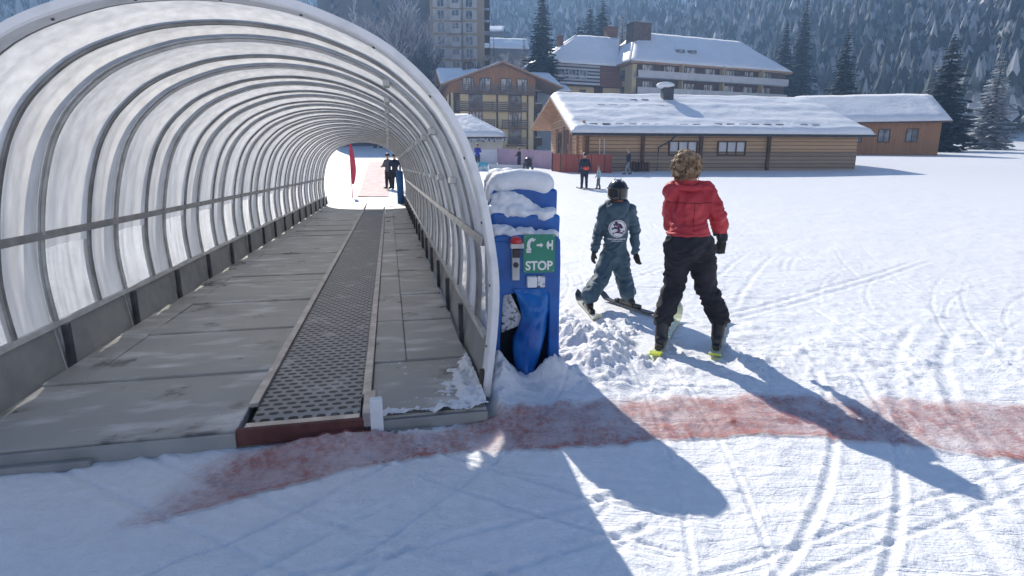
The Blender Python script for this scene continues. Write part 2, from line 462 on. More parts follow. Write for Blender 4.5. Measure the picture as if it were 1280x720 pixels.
add_scratches(M_['snow'])
M_['snow_soft'] = snow_mat('snow_soft', bump=0.35, s1=5, s2=40, dist=0.03)
M_['roof_snow'] = snow_mat('roof_snow', bump=0.5, s1=0.5, s2=2.5, dist=0.25)
M_['cover'] = cover_mat('opal_cover')
M_['cover_clear'] = cover_mat('opal_cover_dull', base=(0.84, 0.82, 0.79), trans=0.66, rough=0.15)
M_['cover_window'] = cover_mat('clear_cover_window', base=(0.8, 0.79, 0.77), trans=0.5, rough=0.12, clear=0.55)
M_['alu'] = pm('aluminium', (0.50, 0.50, 0.49), (0.66, 0.66, 0.65), rough=0.35, metal=0.35, scale=9, bump=0.1)
M_['alu_dull'] = pm('dull_rib_metal', (0.2, 0.2, 0.2), (0.33, 0.33, 0.325), rough=0.35, metal=0.4, scale=7)
M_['ring'] = pm('white_painted_ring', (0.55, 0.56, 0.58), (0.78, 0.78, 0.79), rough=0.4, scale=5, bump=0.1, contrast=(0.25, 0.5))
M_['dark_post'] = pm('dark_steel', (0.03, 0.035, 0.045), (0.08, 0.085, 0.1), rough=0.5, metal=0.2)
M_['kick'] = pm('grey_kick_board', (0.24, 0.25, 0.25), (0.34, 0.345, 0.335), rough=0.55, scale=4, bump=0.1)
M_['slab'] = pm('grey_floor_board', (0.25, 0.25, 0.24), (0.42, 0.41, 0.385), rough=0.5, scale=2.4, detail=9, bump=0.25, bscale=60, bdist=0.004)
M_['belt'] = belt_mat()


def floor_mat():
    m, nt, N, L, bs = node_mat('worn_floor_board')
    tc = N.new('ShaderNodeTexCoord')

    def nz(sc, det=6, st=None):
        n = N.new('ShaderNodeTexNoise'); n.inputs['Scale'].default_value = sc; n.inputs['Detail'].default_value = det
        if st:
            mp = N.new('ShaderNodeMapping'); mp.inputs['Scale'].default_value = st; L.new(tc.outputs['Object'], mp.inputs['Vector']); L.new(mp.outputs[0], n.inputs['Vector'])
        else: L.new(tc.outputs['Object'], n.inputs['Vector'])
        return n.outputs['Fac']

    def mr(x, a, b, c=0.0, d=1.0):
        n = N.new('ShaderNodeMapRange'); n.inputs['From Min'].default_value = a; n.inputs['From Max'].default_value = b; n.inputs['To Min'].default_value = c; n.inputs['To Max'].default_value = d
        L.new(x, n.inputs['Value']); return n.outputs[0]

    def mix(f, a, b):
        n = N.new('ShaderNodeMix'); n.data_type = 'RGBA'; L.new(f, n.inputs[0])
        for k, x in ((6, a), (7, b)):
            if isinstance(x, tuple): n.inputs[k].default_value = x + (1,)
            else: L.new(x, n.inputs[k])
        return n.outputs[2]
    ge = N.new('ShaderNodeNewGeometry')
    c = mix(nz(3.0, 9), (0.33, 0.325, 0.31), (0.50, 0.49, 0.46))
    c = mix(mr(ge.outputs['Random Per Island'], 0, 1, 0, 0.35), c, (0.30, 0.30, 0.29))
    wet = mr(nz(2.6, 5), 0.60, 0.68)
    c = mix(wet, c, (0.16, 0.16, 0.155))
    fr = mr(nz(2.2, 12, (1.0, 2.6, 1)), 0.53, 0.70, 0, 0.75)
    c = mix(fr, c, (0.72, 0.72, 0.72))
    c = mix(mr(nz(90, 2), 0.66, 0.72, 0, .5), c, (0.1, 0.1, 0.1))
    L.new(c, bs.inputs['Base Color'])
    L.new(mr(wet, 0, 1, 0.5, 0.16), bs.inputs['Roughness'])
    b = N.new('ShaderNodeBump'); b.inputs['Strength'].default_value = 0.25; b.inputs['Distance'].default_value = 0.004; L.new(nz(40, 6), b.inputs['Height']); L.new(b.outputs[0], bs.inputs['Normal'])
    return m


M_['slab'] = floor_mat()
M_['net'] = net_mat()
M_['steel_strip'] = pm('steel_strip', (0.4, 0.36, 0.35), (0.62, 0.58, 0.56), rough=0.35, metal=0.6, scale=8)
M_['white_plastic'] = pm('white_plastic', (0.72, 0.75, 0.8), (0.8, 0.82, 0.85), rough=0.45, scale=5)
M_['rust_board'] = pm('red_brown_board', (0.07, 0.02, 0.018), (0.14, 0.05, 0.045), rough=0.7, scale=8, bump=0.3)
M_['blue_mat'] = pm('blue_vinyl', (0.002, 0.074, 0.32), (0.006, 0.13, 0.47), rough=0.38, scale=5, detail=8, bump=0.35, bscale=9, bdist=0.02)
M_['blue_flap'] = pm('blue_vinyl_worn', (0.002, 0.085, 0.38), (0.012, 0.18, 0.56), rough=0.35, scale=4, detail=10, bump=0.4, bscale=7, bdist=0.02)
M_['black'] = pm('black_plastic', (0.012, 0.012, 0.014), (0.03, 0.03, 0.032), rough=0.4)
M_['dark_inside'] = pm('hollow_shade', (0.01, 0.014, 0.03), (0.025, 0.03, 0.05), rough=0.9)  # near-black colour stands for the shade inside the torn hollow
M_['green'] = pm('green_sign_face', (0.004, 0.20, 0.125), (0.012, 0.25, 0.16), rough=0.35, scale=3)
M_['white'] = pm('white_print', (0.78, 0.8, 0.8), (0.85, 0.86, 0.86), rough=0.5)
M_['red'] = pm('red_plastic', (0.5, 0.02, 0.025), (0.58, 0.035, 0.035), rough=0.3, coat=0.4)
M_['grey_box'] = pm('grey_plastic', (0.4, 0.41, 0.42), (0.58, 0.59, 0.6), rough=0.4, scale=9)
M_['speckled'] = pm('snow_speckled_plate', (0.05, 0.055, 0.07), (0.74, 0.76, 0.8), rough=0.6, scale=38, detail=10, contrast=(0.33, 0.52), bump=0.4)
M_['suit'] = pm('slate_blue_ski_suit', (0.040, 0.086, 0.122), (0.070, 0.128, 0.170), rough=0.7, scale=7, detail=7, sheen=0.15, bump=0.55, bscale=22, bdist=0.012)
M_['helmet'] = pm('black_helmet_shell', (0.012, 0.012, 0.014), (0.02, 0.02, 0.022), rough=0.22, coat=0.5)
M_['skin'] = pm('skin', (0.48, 0.25, 0.17), (0.56, 0.32, 0.23), rough=0.5)
M_['glove'] = pm('black_glove', (0.012, 0.012, 0.013), (0.03, 0.03, 0.032), rough=0.7, bump=0.3, bscale=40)
M_['boot'] = pm('dark_ski_boot', (0.012, 0.012, 0.014), (0.045, 0.045, 0.05), rough=0.35)
M_['ski_dark'] = pm('dark_ski', (0.03, 0.03, 0.035), (0.1, 0.1, 0.11), rough=0.35, scale=12)
M_['ski_pale'] = pm('pale_ski_top', (0.42, 0.45, 0.36), (0.62, 0.64, 0.56), rough=0.35, scale=14)
M_['ski_lime'] = pm('lime_ski_tail', (0.52, 0.62, 0.04), (0.62, 0.70, 0.10), rough=0.3, scale=5.5)
M_['ski_white'] = pm('white_ski_top', (0.66, 0.68, 0.42), (0.78, 0.78, 0.62), rough=0.3, scale=9)
M_['red_jacket'] = pm('red_jacket_cloth', (0.40, 0.022, 0.035), (0.52, 0.045, 0.06), rough=0.65, scale=6, bump=0.5, bscale=18, bdist=0.012)
M_['navy'] = pm('black_blue_trousers', (0.008, 0.009, 0.016), (0.02, 0.022, 0.032), rough=0.8, bump=0.4, bscale=20)
M_['hair'] = pm('brown_hair', (0.13, 0.08, 0.045), (0.42, 0.29, 0.175), rough=0.65, scale=30, detail=8, bump=0.8, bscale=60)
M_['purple'] = pm('emblem_purple', (0.05, 0.02, 0.12), rough=0.6)
M_['emblem_red'] = pm('emblem_red', (0.4, 0.03, 0.06), rough=0.6)
M_['cream'] = pm('cream_render', (0.76, 0.60, 0.33), (0.82, 0.68, 0.42), rough=0.85, scale=0.5)
M_['beige'] = pm('beige_render', (0.60, 0.46, 0.26), (0.68, 0.54, 0.33), rough=0.85, scale=0.4)
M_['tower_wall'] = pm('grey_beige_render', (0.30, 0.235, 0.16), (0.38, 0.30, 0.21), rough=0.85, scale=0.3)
M_['brown_wood'] = plank_mat('brown_board_cladding', (0.29, 0.135, 0.06), (0.46, 0.235, 0.11), (0.09, 0.045, 0.025), 0.22, 'X')
M_['dark_wood'] = pm('dark_brown_timber', (0.07, 0.042, 0.03), (0.14, 0.085, 0.06), rough=0.8, scale=2)
M_['slat_wood'] = pm('weathered_balcony_slats', (0.15, 0.11, 0.09), (0.25, 0.19, 0.155), rough=0.8, scale=1.5)
M_['fascia'] = pm('light_brown_fascia', (0.33, 0.18, 0.10), (0.42, 0.25, 0.145), rough=0.75, scale=2)
M_['log'] = plank_mat('log_wall', (0.34, 0.215, 0.12), (0.60, 0.41, 0.25), (0.05, 0.028, 0.015), 0.28, 'Z', gap=0.12)
M_['grey_log'] = plank_mat('weathered_log_wall', (0.21, 0.155, 0.115), (0.39, 0.295, 0.22), (0.04, 0.03, 0.025), 0.28, 'Z', gap=0.12)
M_['red_fence'] = plank_mat('red_brown_boards', (0.27, 0.065, 0.05), (0.38, 0.10, 0.075), (0.06, 0.02, 0.015), 0.9, 'X', gap=0.05)
M_['glass'] = pm('dark_window_glass', (0.05, 0.06, 0.075), (0.22, 0.25, 0.29), rough=0.08, scale=1.1, contrast=(0.4, 0.6))
M_['curtain'] = pm('window_with_curtains', (0.10, 0.10, 0.11), (0.55, 0.54, 0.52), rough=0.25, scale=1.6, contrast=(0.46, 0.54), stretch=(2.2, 2.2, 0.35))
M_['frame_dark'] = pm('dark_window_frame', (0.06, 0.035, 0.025), (0.1, 0.06, 0.04), rough=0.7)
M_['shutter'] = pm('pale_shutter', (0.42, 0.41, 0.40), (0.52, 0.51, 0.5), rough=0.7)
M_['balcony_grey'] = pm('pale_grey_balcony', (0.50, 0.50, 0.50), (0.6, 0.6, 0.6), rough=0.7, scale=1)
M_['shingle'] = plank_mat('shingle_mansard', (0.16, 0.06, 0.035), (0.26, 0.11, 0.06), (0.06, 0.03, 0.02), 0.35, 'Z', gap=0.2)
M_['snow_slats'] = plank_mat('snow_striped_shingles', (0.28, 0.26, 0.25), (0.75, 0.77, 0.8), (0.06, 0.045, 0.04), 0.62, 'Z', gap=0.42)
M_['shade_blue_wall'] = pm('shaded_white_wall', (0.33, 0.37, 0.44), (0.40, 0.44, 0.5), rough=0.85, scale=0.4)  # white house wall with the blue of its shade put into the colour
M_['wing_wall'] = pm('shaded_wing_render', (0.10, 0.105, 0.12), (0.15, 0.155, 0.17), rough=0.85, scale=0.3)  # darkened, bluish colour carries the tree shade on the side wing
M_['hut_wall'] = pm('cream_hut_wall', (0.55, 0.52, 0.46), (0.64, 0.61, 0.55), rough=0.8, scale=1)
M_['blue_trim'] = pm('blue_trim', (0.02, 0.05, 0.14), (0.5, 0.55, 0.62), rough=0.7, scale=4.5, contrast=(0.45, 0.5))
M_['purple_fence'] = pm('mauve_fabric', (0.40, 0.27, 0.36), (0.5, 0.35, 0.42), rough=0.8, scale=0.7)
M_['white_panel'] = pm('white_fence_panel', (0.55, 0.56, 0.6), (0.66, 0.67, 0.7), rough=0.7, scale=1)
M_['cyan'] = pm('cyan_banner_print', (0.05, 0.36, 0.5), (0.62, 0.68, 0.7), rough=0.6, scale=2.5, contrast=(0.46, 0.54))
M_['pink_mat'] = pm('pink_mat', (0.62, 0.40, 0.38), (0.75, 0.62, 0.6), rough=0.8, scale=3)
M_['blue_pad'] = pm('blue_post_pad', (0.01, 0.07, 0.22), (0.02, 0.11, 0.3), rough=0.5)
M_['red_pole'] = pm('red_fabric', (0.5, 0.04, 0.08), (0.6, 0.07, 0.11), rough=0.6)
M_['blue_coat'] = pm('royal_blue_cloth', (0.015, 0.02, 0.26), (0.03, 0.035, 0.36), rough=0.75)
M_['dark_coat'] = pm('dark_navy_cloth', (0.012, 0.015, 0.035), (0.03, 0.035, 0.06), rough=0.8)
M_['grey_coat'] = pm('grey_cloth', (0.10, 0.10, 0.12), (0.17, 0.17, 0.19), rough=0.8)
M_['teal_coat'] = pm('pale_teal_cloth', (0.22, 0.36, 0.38), (0.32, 0.46, 0.48), rough=0.8)
M_['grey_trousers'] = pm('light_grey_trousers', (0.24, 0.24, 0.26), (0.32, 0.32, 0.34), rough=0.8)
M_['orange_red'] = pm('orange_red_bag', (0.7, 0.07, 0.035), (0.8, 0.1, 0.06), rough=0.6)
M_['bark'] = pm('bark', (0.045, 0.035, 0.03), (0.10, 0.08, 0.07), rough=0.9, scale=2, bump=0.4)
M_['frost_bark'] = pm('frosted_bark', (0.09, 0.075, 0.075), (0.2, 0.18, 0.18), rough=0.9, scale=1.2)
M_['frost_twig'] = foliage_mat('frosted_twigs', (0.26, 0.24, 0.25), (0.52, 0.49, 0.51), (0.8, 0.79, 0.82), thr=(0.15, 0.45), amount=0.8, nscale=0.5)
M_['dark_twig'] = foliage_mat('grey_twigs', (0.045, 0.042, 0.05), (0.10, 0.095, 0.11), (0.5, 0.5, 0.54), thr=(0.36, 0.66), amount=0.35, nscale=0.5)
M_['fir'] = foliage_mat('fir_needles', (0.010, 0.018, 0.013), (0.028, 0.042, 0.03), (0.6, 0.63, 0.68), thr=(0.46, 0.68), amount=0.45, nscale=0.35)
M_['frost_fir'] = foliage_mat('frosted_needles', (0.05, 0.06, 0.055), (0.16, 0.17, 0.17), (0.7, 0.72, 0.76), thr=(0.25, 0.55), amount=0.75, nscale=0.3)
M_['forest'] = foliage_mat('mountain_conifers', (0.02, 0.032, 0.028), (0.10, 0.12, 0.115), (0.78, 0.8, 0.84), thr=(0.16, 0.42), amount=0.85, nscale=0.05, isl=True)

# ------------------------------------------------------------------ numpy noise and terrain
_rs = np.random.RandomState(3)
_tab = _rs.rand(256, 256)


def vnoise(x, y):
    xi, yi = np.floor(x).astype(int), np.floor(y).astype(int)
    fx, fy = x - xi, y - yi
    fx, fy = fx * fx * (3 - 2 * fx), fy * fy * (3 - 2 * fy)
    g = lambda i, j: _tab[i % 256, j % 256]
    return ((g(xi, yi) * (1 - fx) + g(xi + 1, yi) * fx) * (1 - fy) + (g(xi, yi + 1) * (1 - fx) + g(xi + 1, yi + 1) * fx) * fy) * 2 - 1


def fbm(x, y, o=4, gain=0.5):
    s, a, k = 0, 1.0, 0
    for i in range(o):
        s = s + a * vnoise(x * 2 ** i + 17.3 * i, y * 2 ** i + 9.1 * i); k += a; a *= gain
    return s / k


def sstep(a, b, x):
    t = np.clip((x - a) / (b - a), 0, 1)
    return t * t * (3 - 2 * t)


def gauss(x, y, cx, cy, sx, sy):
    return np.exp(-((x - cx) / sx) ** 2 - ((y - cy) / sy) ** 2)


def big_height(x, y):
    """the lie of the land, without the small relief"""
    r = np.hypot(x, y)
    yy = np.maximum(y, 0)
    near = 0.00125 * np.clip(yy - 14, 0, 34) ** 2
    z = near + 0.055 * np.clip(yy - 48, 0, 70) + 0.12 * np.clip(yy - 118, 0, 60)
    z = z + 0.45 * np.maximum(np.minimum(r, 560) - 165, 0) * sstep(150, 260, r)
    z = z + sstep(140, 400, r) * fbm(x / 130, y / 130, 4) * 26
    return z


_tracks = []
_tr = random.Random(11)
for _ in range(95):
    x0, y0 = _tr.uniform(-1.2, 7.0), _tr.uniform(0.8, 14)
    a = R(_tr.choice([_tr.uniform(60, 125), _tr.uniform(140, 200), _tr.uniform(20, 60)]))
    _tracks.append((x0, y0, a, _tr.uniform(-0.25, 0.25), _tr.uniform(0.5, 3.2), _tr.uniform(0.25, 0.9), _tr.choice((0.014, 0.02, 0.036)), _tr.uniform(0.1, 0.5)))


_skis = [(0.72, 6.1, 0.80, 5.2), (0.98, 6.15, 1.38, 5.42), (1.09, 4.27, 1.55, 5.5), (1.55, 4.25, 1.65, 5.5)]


def height(x, y):
    z = big_height(x, y)
    r = np.hypot(x, y)
    fade = 1 - sstep(25, 60, r)
    lat = x * RX.x + y * RX.y
    s = x * AX.x + y * AX.y
    d = fbm(x * 0.35, y * 0.35, 3) * 0.035 + fbm(x * 2.2, y * 2.2, 4) * 0.018 + fbm(x * 9, y * 9, 3) * 0.008 + fbm(x * 28, y * 28, 2) * 0.0022
    # churned, cloddy snow beside the run and round the mats
    churn = 0.20 + gauss(x, y, 1.5, 4.3, 1.1, 0.8) * 0.3 + gauss(x, y, 0.72, 4.75, 0.42, 0.7) * 1.0 + gauss(x, y, 0.6, 4.2, 0.5, 0.5) + gauss(x, y, 3.4, 4.0, 2.0, 0.7) * 0.3
    clod = (0.65 * np.maximum(fbm(x * 17 + 3, y * 17, 3, 0.6), 0) ** 0.7 + 0.75 * np.maximum(fbm(x * 7 + 5, y * 7, 2) - 0.12, 0) ** 0.6) * (0.6 + 0.8 * np.maximum(fbm(x * 4, y * 4 + 7, 2) + 0.2, 0))
    d = d + churn * (clod * 0.075 + 0.02 * fbm(x * 4.5, y * 4.5 + 3, 3)) * sstep(0.5, 3.2, y) * (1 - sstep(6.5, 9, y))
    # ski tracks
    d = np.array(d, dtype=float)
    for (x0, y0, a, cv, ln, dp, tw_, gp_) in _tracks:
        sel = (np.abs(x - x0) < ln + 0.8) & (np.abs(y - y0) < ln + 0.8)
        if not sel.any(): continue
        dx, dy = x[sel] - x0, y[sel] - y0
        t = dx * math.cos(a) + dy * math.sin(a)
        n = -dx * math.sin(a) + dy * math.cos(a) - cv * t * t * 0.5
        m = 1 - sstep(ln * 0.7, ln, np.abs(t))
        for off in (0, gp_):
            q = (n - off) / tw_
            d[sel] += m * dp * (-0.011 * np.exp(-q * q) + 0.006 * np.exp(-(np.abs(q) - 1.7) ** 2 * 2))
    # bank against the tunnel's side and the mats
    clump = 1 + 0.5 * fbm(x * 7, y * 7, 4) + 0.55 * np.maximum(fbm(x * 15, y * 15 + 4, 3), -0.1)
    d = d + 0.24 * gauss(lat, s, 0.66, 4.5, 0.15, 0.85) * clump
    d = d + 0.10 * gauss(x, y, -0.07, 3.40, 0.10, 0.14) * clump
    d = d + (0.085 * gauss(x, y, 0.26, 3.62, 0.13, 0.10) + 0.10 * gauss(x, y, -0.08, 3.58, 0.11, 0.12)) * (clump + 0.5 * fbm(x * 11, y * 11 + 2, 3))
    d = d + 0.06 * gauss(x, y, 0.33, 3.58, 0.12, 0.10) * clump
    d = d + 0.05 * gauss(x, y, -0.10, 3.12, 0.25, 0.12) * clump
    d = d + 0.16 * gauss(x, y, 0.62, 4.1, 0.25, 0.5) * clump
    d = d + 0.30 * sstep(0.62, 0.95, lat) * (1 - sstep(0.95, 1.3, lat)) * sstep(4.5, 6, s) * (1 - sstep(19, 22, s)) * clump * 0.5
    # loose snow in front of the step
    d = d + 0.055 * gauss(lat, s, -0.30, 2.86, 0.28, 0.10) * clump
    # snow bank behind the tunnel's far end
    d = d + 1.5 * gauss(x, y, -13, 58, 9, 4)
    # under the tunnel the ground lies flat and low
    ins = sstep(-2.42, -2.3, lat) * (1 - sstep(0.5, 0.60, lat)) * sstep(2.95, 3.02, s) * (1 - sstep(23.6, 23.9, s))
    d = d * fade * (1 - ins) + fbm(x * 0.05, y * 0.05, 3) * 0.3 * sstep(25, 60, r) * (1 - ins)
    for (ax_, ay_, bx_, by_) in _skis:
        vx, vy = bx_ - ax_, by_ - ay_
        t = np.clip(((x - ax_) * vx + (y - ay_) * vy) / (vx * vx + vy * vy), 0, 1)
        q = np.hypot(x - ax_ - t * vx, y - ay_ - t * vy)
        d = d * sstep(0.05, 0.16, q)
    z = z * (1 - ins)
    return z + d - ins * 0.03


def hz(x, y):
    return float(height(np.array([float(x)]), np.array([float(y)]))[0])


def np_mesh(name, V, F, mat, smooth=True):
    me = bpy.data.meshes.new(name)
    k = F.shape[1]
    me.vertices.add(len(V)); me.vertices.foreach_set('co', V.astype(np.float32).ravel())
    me.loops.add(F.size); me.loops.foreach_set('vertex_index', F.astype(np.int32).ravel())
    me.polygons.add(len(F)); me.polygons.foreach_set('loop_start', np.arange(0, F.size, k, dtype=np.int32))
    try: me.polygons.foreach_set('loop_total', np.full(len(F), k, dtype=np.int32))
    except Exception: pass
    me.polygons.foreach_set('use_smooth', np.full(len(F), smooth))
    me.materials.append(mat)
    me.update(calc_edges=True)
    o = bpy.data.objects.new(name, me); COL.objects.link(o)
    return o


# ground: one sheet, fine near the camera, out past the mountain
fine = np.radians(np.arange(-58, 58.01, 0.16))
rest = np.radians(np.arange(62, 302, 4.0))
th = np.concatenate([fine, rest])
rr = [0.35]
while rr[-1] < 640:
    r0 = rr[-1]
    rr.append(r0 * (1.03 if r0 < 1.2 else 1.0045 if r0 < 7 else 1.0065 if r0 < 10 else 1.012 if r0 < 60 else 1.03))
rr = np.array(rr)
TH, RR = np.meshgrid(th, rr)
gx, gy = RR * np.sin(TH), RR * np.cos(TH)
gz = height(gx, gy)
nr, nt_ = gx.shape
V = np.stack([gx, gy, gz], -1).reshape(-1, 3)
idx = np.arange(nr * nt_).reshape(nr, nt_)
nx = np.roll(idx, -1, axis=1)
F = np.stack([idx[:-1], idx[1:], nx[1:], nx[:-1]], -1).reshape(-1, 4)[:, ::-1]
V = np.vstack([V, [[0, 0, hz(0, 0)]]])
ground = np_mesh('ground', V, F, M_['snow'])
bm = bmesh.new(); bm.from_mesh(ground.data); bm.verts.ensure_lookup_table()
for j in range(nt_): bm.faces.new((bm.verts[len(V) - 1], bm.verts[(j + 1) % nt_], bm.verts[j]))
bmesh.ops.recalc_face_normals(bm, faces=bm.faces)
if sum(f.normal.z for f in list(bm.faces)[:200]) < 0: bmesh.ops.reverse_faces(bm, faces=bm.faces)
bm.to_mesh(ground.data); bm.free()
ground.data.polygons.foreach_set('use_smooth', [True] * len(ground.data.polygons))
tag(ground, kind='structure')

# ------------------------------------------------------------------ the covered conveyor
S0, NB, BAY = 3.22, 17, 1.06
S1 = S0 + NB * BAY
CLAT, FLZ = -0.86, 0.10
_half = [(0.51, 0.0), (0.535, 0.20), (0.565, 0.45), (0.580, 0.70), (0.566, 0.92), (0.512, 1.24), (0.43, 1.52), (0.345, 1.70), (0.24, 1.845), (0.085, 1.99), (-0.04, 2.075), (-0.20, 2.15), (-0.42, 2.225), (-0.64, 2.262), (CLAT, 2.275)]


def profile(z0, n=72):
    """inner outline of the cover from its right foot over the top to the left foot, evenly spaced"""
    pts = _half + [(2 * CLAT - a, b) for a, b in _half[-2::-1]]
    P_ = [Vector((a, b)) for a, b in pts]
    # Catmull-Rom
    fine_ = []
    for i in range(len(P_) - 1):
        p0, p1, p2, p3 = P_[max(i - 1, 0)], P_[i], P_[i + 1], P_[min(i + 2, len(P_) - 1)]
        for k in range(12):
            t = k / 12
            fine_.append(0.5 * ((2 * p1) + (-p0 + p2) * t + (2 * p0 - 5 * p1 + 4 * p2 - p3) * t * t + (-p0 + 3 * p1 - 3 * p2 + p3) * t ** 3))
    fine_.append(P_[-1])
    fine_ = [p for p in fine_ if p.y >= z0]
    L = [0]
    for a, b in zip(fine_, fine_[1:]): L.append(L[-1] + (b - a).length)
    out = []
    for i in range(n + 1):
        t = L[-1] * i / n
        j = max(k for k in range(len(L)) if L[k] <= t + 1e-9)
        j = min(j, len(fine_) - 2)
        q = (t - L[j]) / max(L[j + 1] - L[j], 1e-9)
        out.append(fine_[j].lerp(fine_[j + 1], q))
    nr_ = []
    for i, p in enumerate(out):
        t = out[min(i + 1, n)] - out[max(i - 1, 0)]
        nn = Vector((t.y, -t.x)).normalized()   # outward
        nr_.append(nn)
    return out, nr_


def sweep(mb, prof, nrm, sec, m=0):
    """sweep a closed section [(s, outward offset)] along the outline"""
    k = len(sec)
    vs = [T(p.x + q.x * o, s, p.y + q.y * o) for p, q in zip(prof, nrm) for s, o in sec]
    fs = []
    for i in range(len(prof) - 1):
        for j in range(k):
            fs.append((i * k + j, i * k + (j + 1) % k, (i + 1) * k + (j + 1) % k, (i + 1) * k + j))
    fs.append(tuple(range(k))); fs.append(tuple(range((len(prof) - 1) * k, len(prof) * k))[::-1])
    return mb.add(vs, fs, m)


tun = thing('conveyor_tunnel', 'long arched grey white translucent tunnel covering the ski conveyor', 'tunnel', T(CLAT, S0, 0), TYAW)
pf, nf = profile(0.36, 72)
# cover panels: two bulged sheets per bay
cov = MB()
for b in range(NB):
    s_ = S0 + b * BAY
    strips = [(0.045, 0.60, 0), (0.63, 1.015, 1)]
    for (a0, a1, mm) in strips:
        ks = 10
        vs, fs = [], []
        for i, (p, q) in enumerate(zip(pf, nf)):
            for k in range(ks + 1):
                t = k / ks
                o = 0.004 + 0.030 * math.sin(math.pi * t) ** 0.8 - 0.010 * math.sin(3 * math.pi * t) ** 2 * (i % 1 == 0)
                vs.append(T(p.x + q.x * o, s_ + a0 + (a1 - a0) * t, p.y + q.y * o))
        w = ks + 1
        for i in range(len(pf) - 1):
            for k in range(ks):
                # a gap left high on the right, placed so a fleck of sun falls through
                if b == 2 and mm == 0 and k < 3 and -0.05 < pf[i].x < 0.19 and pf[i].y > 1.5: continue
                fs.append((i * w + k, i * w + k + 1, (i + 1) * w + k + 1, (i + 1) * w + k))
        cov.add(vs, fs, mm)
        for fi in range(len(cov.f) - len(fs), len(cov.f)):
            if cov.v[cov.f[fi][0]].z < 0.93 and mm == 0: cov.m[fi] = 2
cov.build('cover_panels', [M_['cover'], M_['cover_clear'], M_['cover_window']], tun, world=True, smooth=True, fix=False)
pr, nr2 = profile(0.04, 80)
RIBS = {}
for b in range(1, NB + 1):
    s_ = S0 + b * BAY
    rib = MB(); sweep(rib, pr, nr2, [(s_ - 0.04, 0.0), (s_ + 0.04, 0.0), (s_ + 0.04, 0.05), (s_ - 0.04, 0.05)])
    sweep(rib, pr, nr2, [(s_ - 0.010, -0.018), (s_ + 0.010, -0.018), (s_ + 0.010, -0.002), (s_ - 0.010, -0.002)])
    RIBS[b] = rib.build('rib', M_['alu'], tun, world=True, smooth=False)
seam = MB()
for b in range(NB):
    s_ = S0 + b * BAY
    for c in (0.615,):
        sweep(seam, pf, nf, [(s_ + c - 0.016, -0.012), (s_ + c + 0.016, -0.012), (s_ + c + 0.016, 0.03), (s_ + c - 0.016, 0.03)])
seam.build('seam_strips', M_['alu_dull'], tun, world=True)
ring = MB()
sweep(ring, pr, nr2, [(S0 - 0.012, -0.004), (S0 + 0.0, -0.012), (S0 + 0.10, -0.012), (S0 + 0.10, 0.03), (S0 - 0.012, 0.034)])
fr_ring = ring.build('front_ring', M_['ring'], tun, world=True)
for i in range(4, 78, 5):
    p, q = pr[i], nr2[i]
    c = T(p.x - q.x * 0.013, S0 + 0.05, p.y - q.y * 0.013)
    dirv = T(-q.x, 0, -q.y) - T(0, 0, 0)
    bl = MB(); bl.tube([c, c + dirv * 0.006], [0.009, 0.007], 8)
    bl.build('bolt', M_['dark_post'], fr_ring, world=True)
ins_ = MB()
sweep(ins_, pr, nr2, [(S0 + 0.115, -0.008), (S0 + 0.128, -0.008), (S0 + 0.128, 0.02), (S0 + 0.115, 0.02)])
ins_.build('rubber_seal', M_['alu_dull'], fr_ring, world=True)
# lower kick boards, rails and posts of both sides
for side in (1, -1):
    lat0 = lambda z: CLAT + side * (pr_at(z) - CLAT)

    def pr_at(z):
        for (a, b), (c, d) in zip(_half, _half[1:]):
            if b <= z <= d: return a + (c - a) * (z - b) / (d - b)
        return _half[-1][0]
    for b in range(NB):
        a0, a1 = S0 + b * BAY + 0.05, S0 + (b + 1) * BAY - 0.05
        i0, i1 = lat0(0.08), lat0(0.37)
        t_ = side * 0.012
        kb = MB(); kb.hexa([T(i0, a0, 0.06), T(i0 + t_, a0, 0.06), T(i0 + t_, a1, 0.06), T(i0, a1, 0.06), T(i1, a0, 0.37), T(i1 + t_, a0, 0.37), T(i1 + t_, a1, 0.37), T(i1, a1, 0.37)])
        kb.build('kick_board', M_['kick'], tun, world=True)
    for nm, z, h, d, e, mt in (('lower_rail', 0.375, 0.035, 0.022, 0.01, 'alu'), ('middle_rail', 0.97, 0.05, 0.027, 0.0, 'alu_dull')):
        i0 = lat0(z)
        tr = MB(); a0, a1 = S0 + 0.14, S1 - 0.05
        tr.hexa([T(i0 - side * d, a0, z), T(i0 + side * e, a0, z), T(i0 + side * e, a1, z), T(i0 - side * d, a1, z), T(i0 - side * d * .6, a0, z + h), T(i0 + side * e, a0, z + h), T(i0 + side * e, a1, z + h), T(i0 - side * d * .6, a1, z + h)])
        tr.build(nm, M_[mt], tun, world=True)
    for b in range(1, NB + 1):
        i0 = lat0(0.05)
        po = MB(); po.box(T(i0 - side * 0.012, S0 + b * BAY, 0.23), (0.035, 0.06, 0.31), TYAW)
        po.build('foot_post', M_['dark_post'], tun, world=True, bevel=0.006)
# clamps on the ribs: small plates high on the arch
for b in range(1, NB):
    for i in (17, 22, 28):
        p, q = pr[i], nr2[i]
        c = T(p.x - q.x * 0.024, S0 + b * BAY, p.y - q.y * 0.024)
        cl = MB(); cl.box(c, (0.05, 0.12 + 0.04 * (i % 2), 0.05), TYAW)
        cl.build('clamp', M_['alu'], RIBS[b], world=True, bevel=0.006)
fp = MB(); fp.box(T(0.515, S0 + 0.04, 0.09), (0.035, 0.05, 0.24), TYAW); fp.build('corner_post', M_['bark'], tun, world=True, bevel=0.004)

